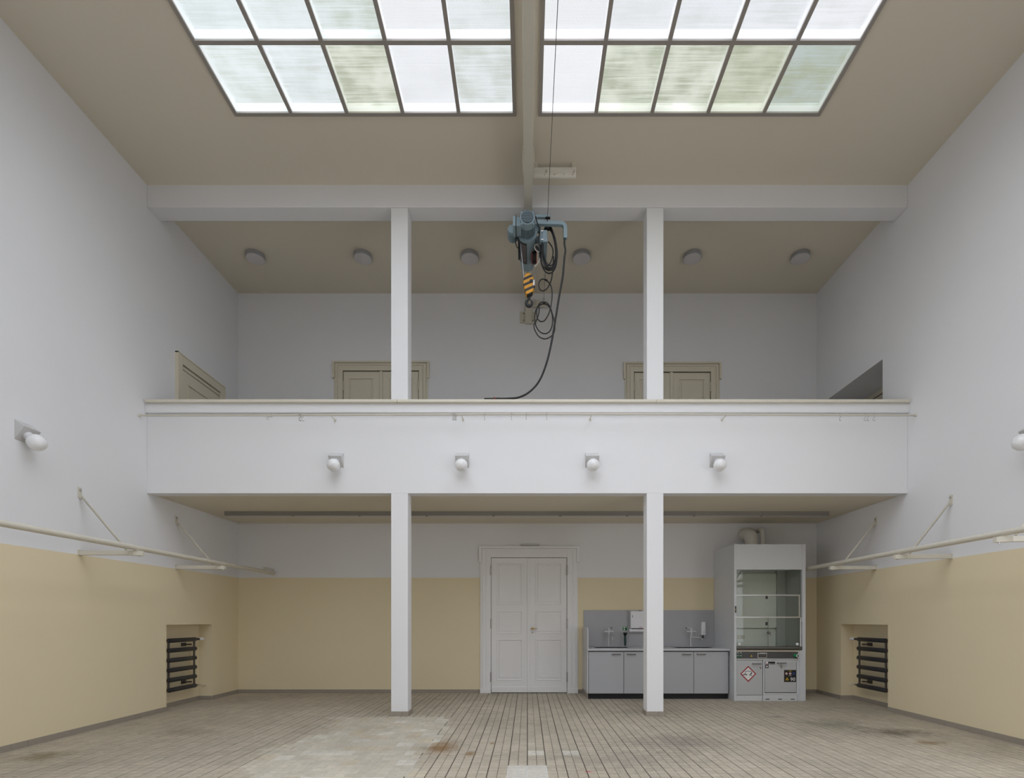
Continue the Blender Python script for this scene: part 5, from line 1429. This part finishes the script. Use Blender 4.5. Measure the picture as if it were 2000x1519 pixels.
# rope fall and hook block
HD = 7.70
t = thing('hook_block', 'yellow and black striped hook block hanging from the hoist', 'hook', (X(1033, HD), HD, Z(556, HD)))
out = [(1029.5, 534), (1036, 537.5), (1041.5, 543.5), (1044.4, 552), (1044.6, 560), (1042.5, 569), (1039.5, 575.5), (1034, 579.6), (1029.5, 579), (1026, 574.5), (1023.4, 566), (1021.9, 556), (1022.4, 548), (1024.4, 541)]
def mat_stripes():
    m = bpy.data.materials.new('hazard_stripes'); m.use_nodes = True
    N, L = m.node_tree.nodes, m.node_tree.links
    p = N['Principled BSDF']; p.inputs['Roughness'].default_value = 0.4
    tc = N.new('ShaderNodeTexCoord'); sp = N.new('ShaderNodeSeparateXYZ'); L.new(tc.outputs['Object'], sp.inputs[0])
    a = N.new('ShaderNodeMath'); a.operation = 'MULTIPLY_ADD'; a.inputs[1].default_value = -0.45
    L.new(sp.outputs['X'], a.inputs[0]); L.new(sp.outputs['Z'], a.inputs[2])
    b = N.new('ShaderNodeMath'); b.operation = 'MULTIPLY'; b.inputs[1].default_value = 1 / 0.088; L.new(a.outputs[0], b.inputs[0])
    c = N.new('ShaderNodeMath'); c.operation = 'FRACT'; 
    b2 = N.new('ShaderNodeMath'); b2.operation = 'ADD'; b2.inputs[1].default_value = 0.25; L.new(b.outputs[0], b2.inputs[0])
    L.new(b2.outputs[0], c.inputs[0])
    g = N.new('ShaderNodeMath'); g.operation = 'GREATER_THAN'; g.inputs[1].default_value = 0.47; L.new(c.outputs[0], g.inputs[0])
    mx = N.new('ShaderNodeMix'); mx.data_type = 'RGBA'
    mx.inputs['A'].default_value = (0.012, 0.012, 0.012, 1); mx.inputs['B'].default_value = (0.72, 0.33, 0.012, 1)
    L.new(g.outputs[0], mx.inputs['Factor']); L.new(mx.outputs['Result'], p.inputs['Base Color'])
    return m
M_stripe = mat_stripes()
poly = [(X(a, HD), Z(b_, HD)) for a, b_ in out]
hb = part(t, 'block_body', B().prism(poly, 'y', HD - 0.05, HD + 0.05), M_stripe, bev=0.018, seg=3)
part(hb, 'axle_cap', B().cyl((X(1037.5, HD), HD - 0.062, Z(553.2, HD)), (X(1037.5, HD), HD - 0.045, Z(553.2, HD)), 0.024, 18), M_blackp, smooth=True)
part(hb, 'capacity_sticker', B().box(X(1041.2, HD), X(1044.2, HD), HD - 0.052, HD - 0.0495, Z(561.5, HD), Z(551, HD)), M_print)
c = (X(1033.6, HD), Z(591.6, HD))
hp = [(X(1033.8, HD), HD, Z(578, HD)), (X(1033.4, HD), HD, Z(582.5, HD))]
rr = [0.016, 0.016]
for i in range(15):
    a = math.radians(128 + i / 14 * 285)
    hp.append((c[0] + 0.043 * math.cos(a) * 1.0, HD, c[1] + 0.046 * math.sin(a)))
    rr.append(0.018 + 0.008 * math.sin(PI * min(1, i / 10)) - (0.009 if i > 12 else 0))
hk = part(t, 'hook', B().tube(smooth_path(hp, 3), [rr[min(int(i / 3), len(rr) - 1)] for i in range(3 * (len(hp) - 1) + 1)], 12), M_hook, smooth=True)
part(hk, 'safety_latch', B().tube([(X(1034, HD), HD, Z(582.5, HD)), (X(1039.3, HD), HD, Z(589, HD))], 0.007, 8), M_hook)
part(t, 'rope', B().tube([(XA - 0.10, 7.57, HA - 0.10), (X(1022.9, HD), HD - 0.03, Z(540, HD)), (X(1023.6, HD), HD - 0.03, Z(549, HD))], 0.0062, 8), M_rope, smooth=True)
part(t, 'rope', B().tube([(X(1047.5, 7.8), 7.8, Z(524, 7.8)), (X(1044.4, HD), HD, Z(541, HD)), (X(1043.2, HD), HD, Z(550, HD))], 0.0055, 8), M_rope, smooth=True)

# wire along the rail
t = thing('tension_wire', 'thin dark wire stretched beneath the ceiling to the hoist arm', 'wire', (0.29, 7.38, za + 0.06))
part(t, 'wire', B().tube([(0.275, DR + 0.02, Z(424, 7.38)), (0.283, 3.0, Z(424, 7.38) - 0.01), (0.29, 7.38, Z(424, 7.38))], 0.0036, 6), M_wire)
part(t, 'wire_end', B().tube([(0.29, 7.38, Z(424, 7.38) + 0.004), (0.29, 7.385, Z(431, 7.38))], 0.006, 6), M_cable)

# coil of cable on the arm
t = thing('cable_coil', 'coil of black cable hung on the hoist arm', 'cable', (0.30, 7.5, za))
CD = 7.50
cc = (X(1070, CD), Z(487, CD))
rs = random.Random(5)
pts = []
for k in range(6):
    ax_, az_ = 0.128 + rs.uniform(-0.026, 0.022), 0.318 + rs.uniform(-0.025, 0.018)
    ox = rs.uniform(-0.012, 0.02)
    for i in range(22):
        a = PI / 2 + 2 * PI * i / 22
        pin = 0.5 + 0.5 * math.sin(a)      # gathered where it is tied
        pts.append((cc[0] + ox * (1 - pin) + ax_ * math.cos(a) * (1 - 0.35 * pin) + 0.02 * (1 - math.sin(a)) * 0.5, CD - 0.02 + 0.012 * k + rs.uniform(-0.003, 0.003), cc[1] + (Z(441, CD) - cc[1]) - az_ + az_ * math.sin(a)))
part(t, 'windings', B().tube(smooth_path(pts, 3), 0.0102, 7), M_cable, smooth=True)
part(t, 'tie', B().lathe([(0, 0.03), (0.02, 0.045), (0.06, 0.045), (0.075, 0.03)], (cc[0] - 0.04, CD + 0.005, Z(443, CD)), (1, 0, 0), 12), M_cable, smooth=True)
part(t, 'tail', B().tube(smooth_path([pz(985, 780, CD + 0.03), pz(1040, 850, CD + 0.03), pz(1085, 960, CD + 0.03), pz(1070, 1120, CD + 0.03), pz(1010, 1260, CD + 0.03), pz(900, 1340, CD + 0.03)], 5), 0.0085, 8), M_cable, smooth=True)

# control cable with its loops
def pl_(zx, zy, d):
    return (X(1000 + zx / 9.49, d), d, Z(520 + zy / 9.49, d))
t = thing('control_cable', 'thin looped black control cable dangling beside the hook', 'cable', (X(1062, 7.66), 7.66, Z(590, 7.66)))
pa = [(770, -180), (765, -60), (757, 60), (735, 220), (700, 330), (640, 420), (570, 455), (512, 420), (495, 335), (520, 262), (577, 235), (650, 270), (715, 350), (742, 460), (741, 580), (730, 690), (710, 790), (670, 900), (610, 998), (540, 1025), (482, 980), (456, 880), (467, 770), (510, 690), (570, 660), (640, 672), (700, 740), (740, 850), (775, 980), (795, 1100), (780, 1220), (720, 1300), (610, 1345), (500, 1300), (427, 1190), (403, 1090), (432, 1040), (478, 940), (500, 850), (505, 760)]
part(t, 'lead', B().tube(smooth_path([pl_(a, b_, 7.64 + 0.02 * math.sin(i * 0.55)) for i, (a, b_) in enumerate(pa)], 5), 0.0088, 8), M_cable, smooth=True)
pb = [(575, 698), (500, 730), (440, 820), (420, 960), (442, 1100), (510, 1205), (600, 1248), (690, 1212), (742, 1100), (750, 950), (715, 800), (650, 715)]
part(t, 'inner_loop', B().tube(smooth_path([pl_(a, b_, 7.67) for a, b_ in pb], 5, closed=True), 0.0088, 8, closed=True), M_cable, smooth=True)
part(t, 'strain_wire', B().tube([(X(1065.3, 7.70), 7.70, 6.945), pl_(612, 150, 7.68), pl_(605, 240, 7.67), pl_(592, 600, 7.66)], 0.0028, 6), M_wire)
for (a, b_) in ((608, 180), (588, 610)):
    c = Vector(pl_(a, b_, 7.66))
    part(t, 'eyelet', B().tube([c + Vector((0.013 * math.cos(u), 0, 0.017 * math.sin(u))) for u in [2 * PI * i / 12 for i in range(12)]], 0.0032, 6, closed=True), M_wire)
part(t, 'knot', B().lathe([(0, 0.012), (0.01, 0.018), (0.035, 0.018), (0.045, 0.01)], Vector(pl_(570, 672, 7.66)), (1, 0, -0.1), 10), M_cable, smooth=True)
part(t, 'knot', B().lathe([(0, 0.010), (0.01, 0.014), (0.04, 0.014), (0.05, 0.01)], Vector(pl_(605, 242, 7.65)), (1, 0, -0.5), 10), M_cable, smooth=True)

# supply cable down to the parapet
t = thing('supply_cable', 'thick black cable sweeping from the hoist arm down onto the parapet coping', 'cable', (X(1060, 7.6), 7.6, 4.71))
raw = [(1103.3, 462, 7.42), (1102.4, 476, 7.42), (1104.2, 489, 7.43), (1102.4, 503, 7.44), (1099, 540, 7.47), (1092, 579, 7.50), (1084, 628.5, 7.53), (1076, 674, 7.55), (1066, 713.4, 7.57), (1052.4, 745, 7.585), (1034.6, 764.8, 7.59)]
pts = [(X(a, d), d, Z(b_, d)) for a, b_, d in raw]
zt = 4.702 + 0.014
pts += [(X(1015, 7.592), 7.592, Z(775.3, 7.592)), (X(996, 7.592), 7.592, zt + 0.004), (X(970, 7.594), 7.594, zt + 0.001), (X(947, 7.598), 7.598, zt)]
part(t, 'cable', B().tube(smooth_path(pts, 6), [0.0135 if i < 18 else 0.0145 for i in range(6 * (len(pts) - 1) + 1)], 10), M_cable, smooth=True)
part(t, 'plug', B().tube([(X(975, 7.596), 7.596, zt + 0.003), (X(945.5, 7.60), 7.60, zt)], [0.017, 0.012], 10), M_cable, smooth=True)
part(t, 'red_band', B().cyl((X(967, 7.595), 7.595, zt + 0.006), (X(964.5, 7.595), 7.595, zt + 0.006), 0.019, 12), M_redr, smooth=True)
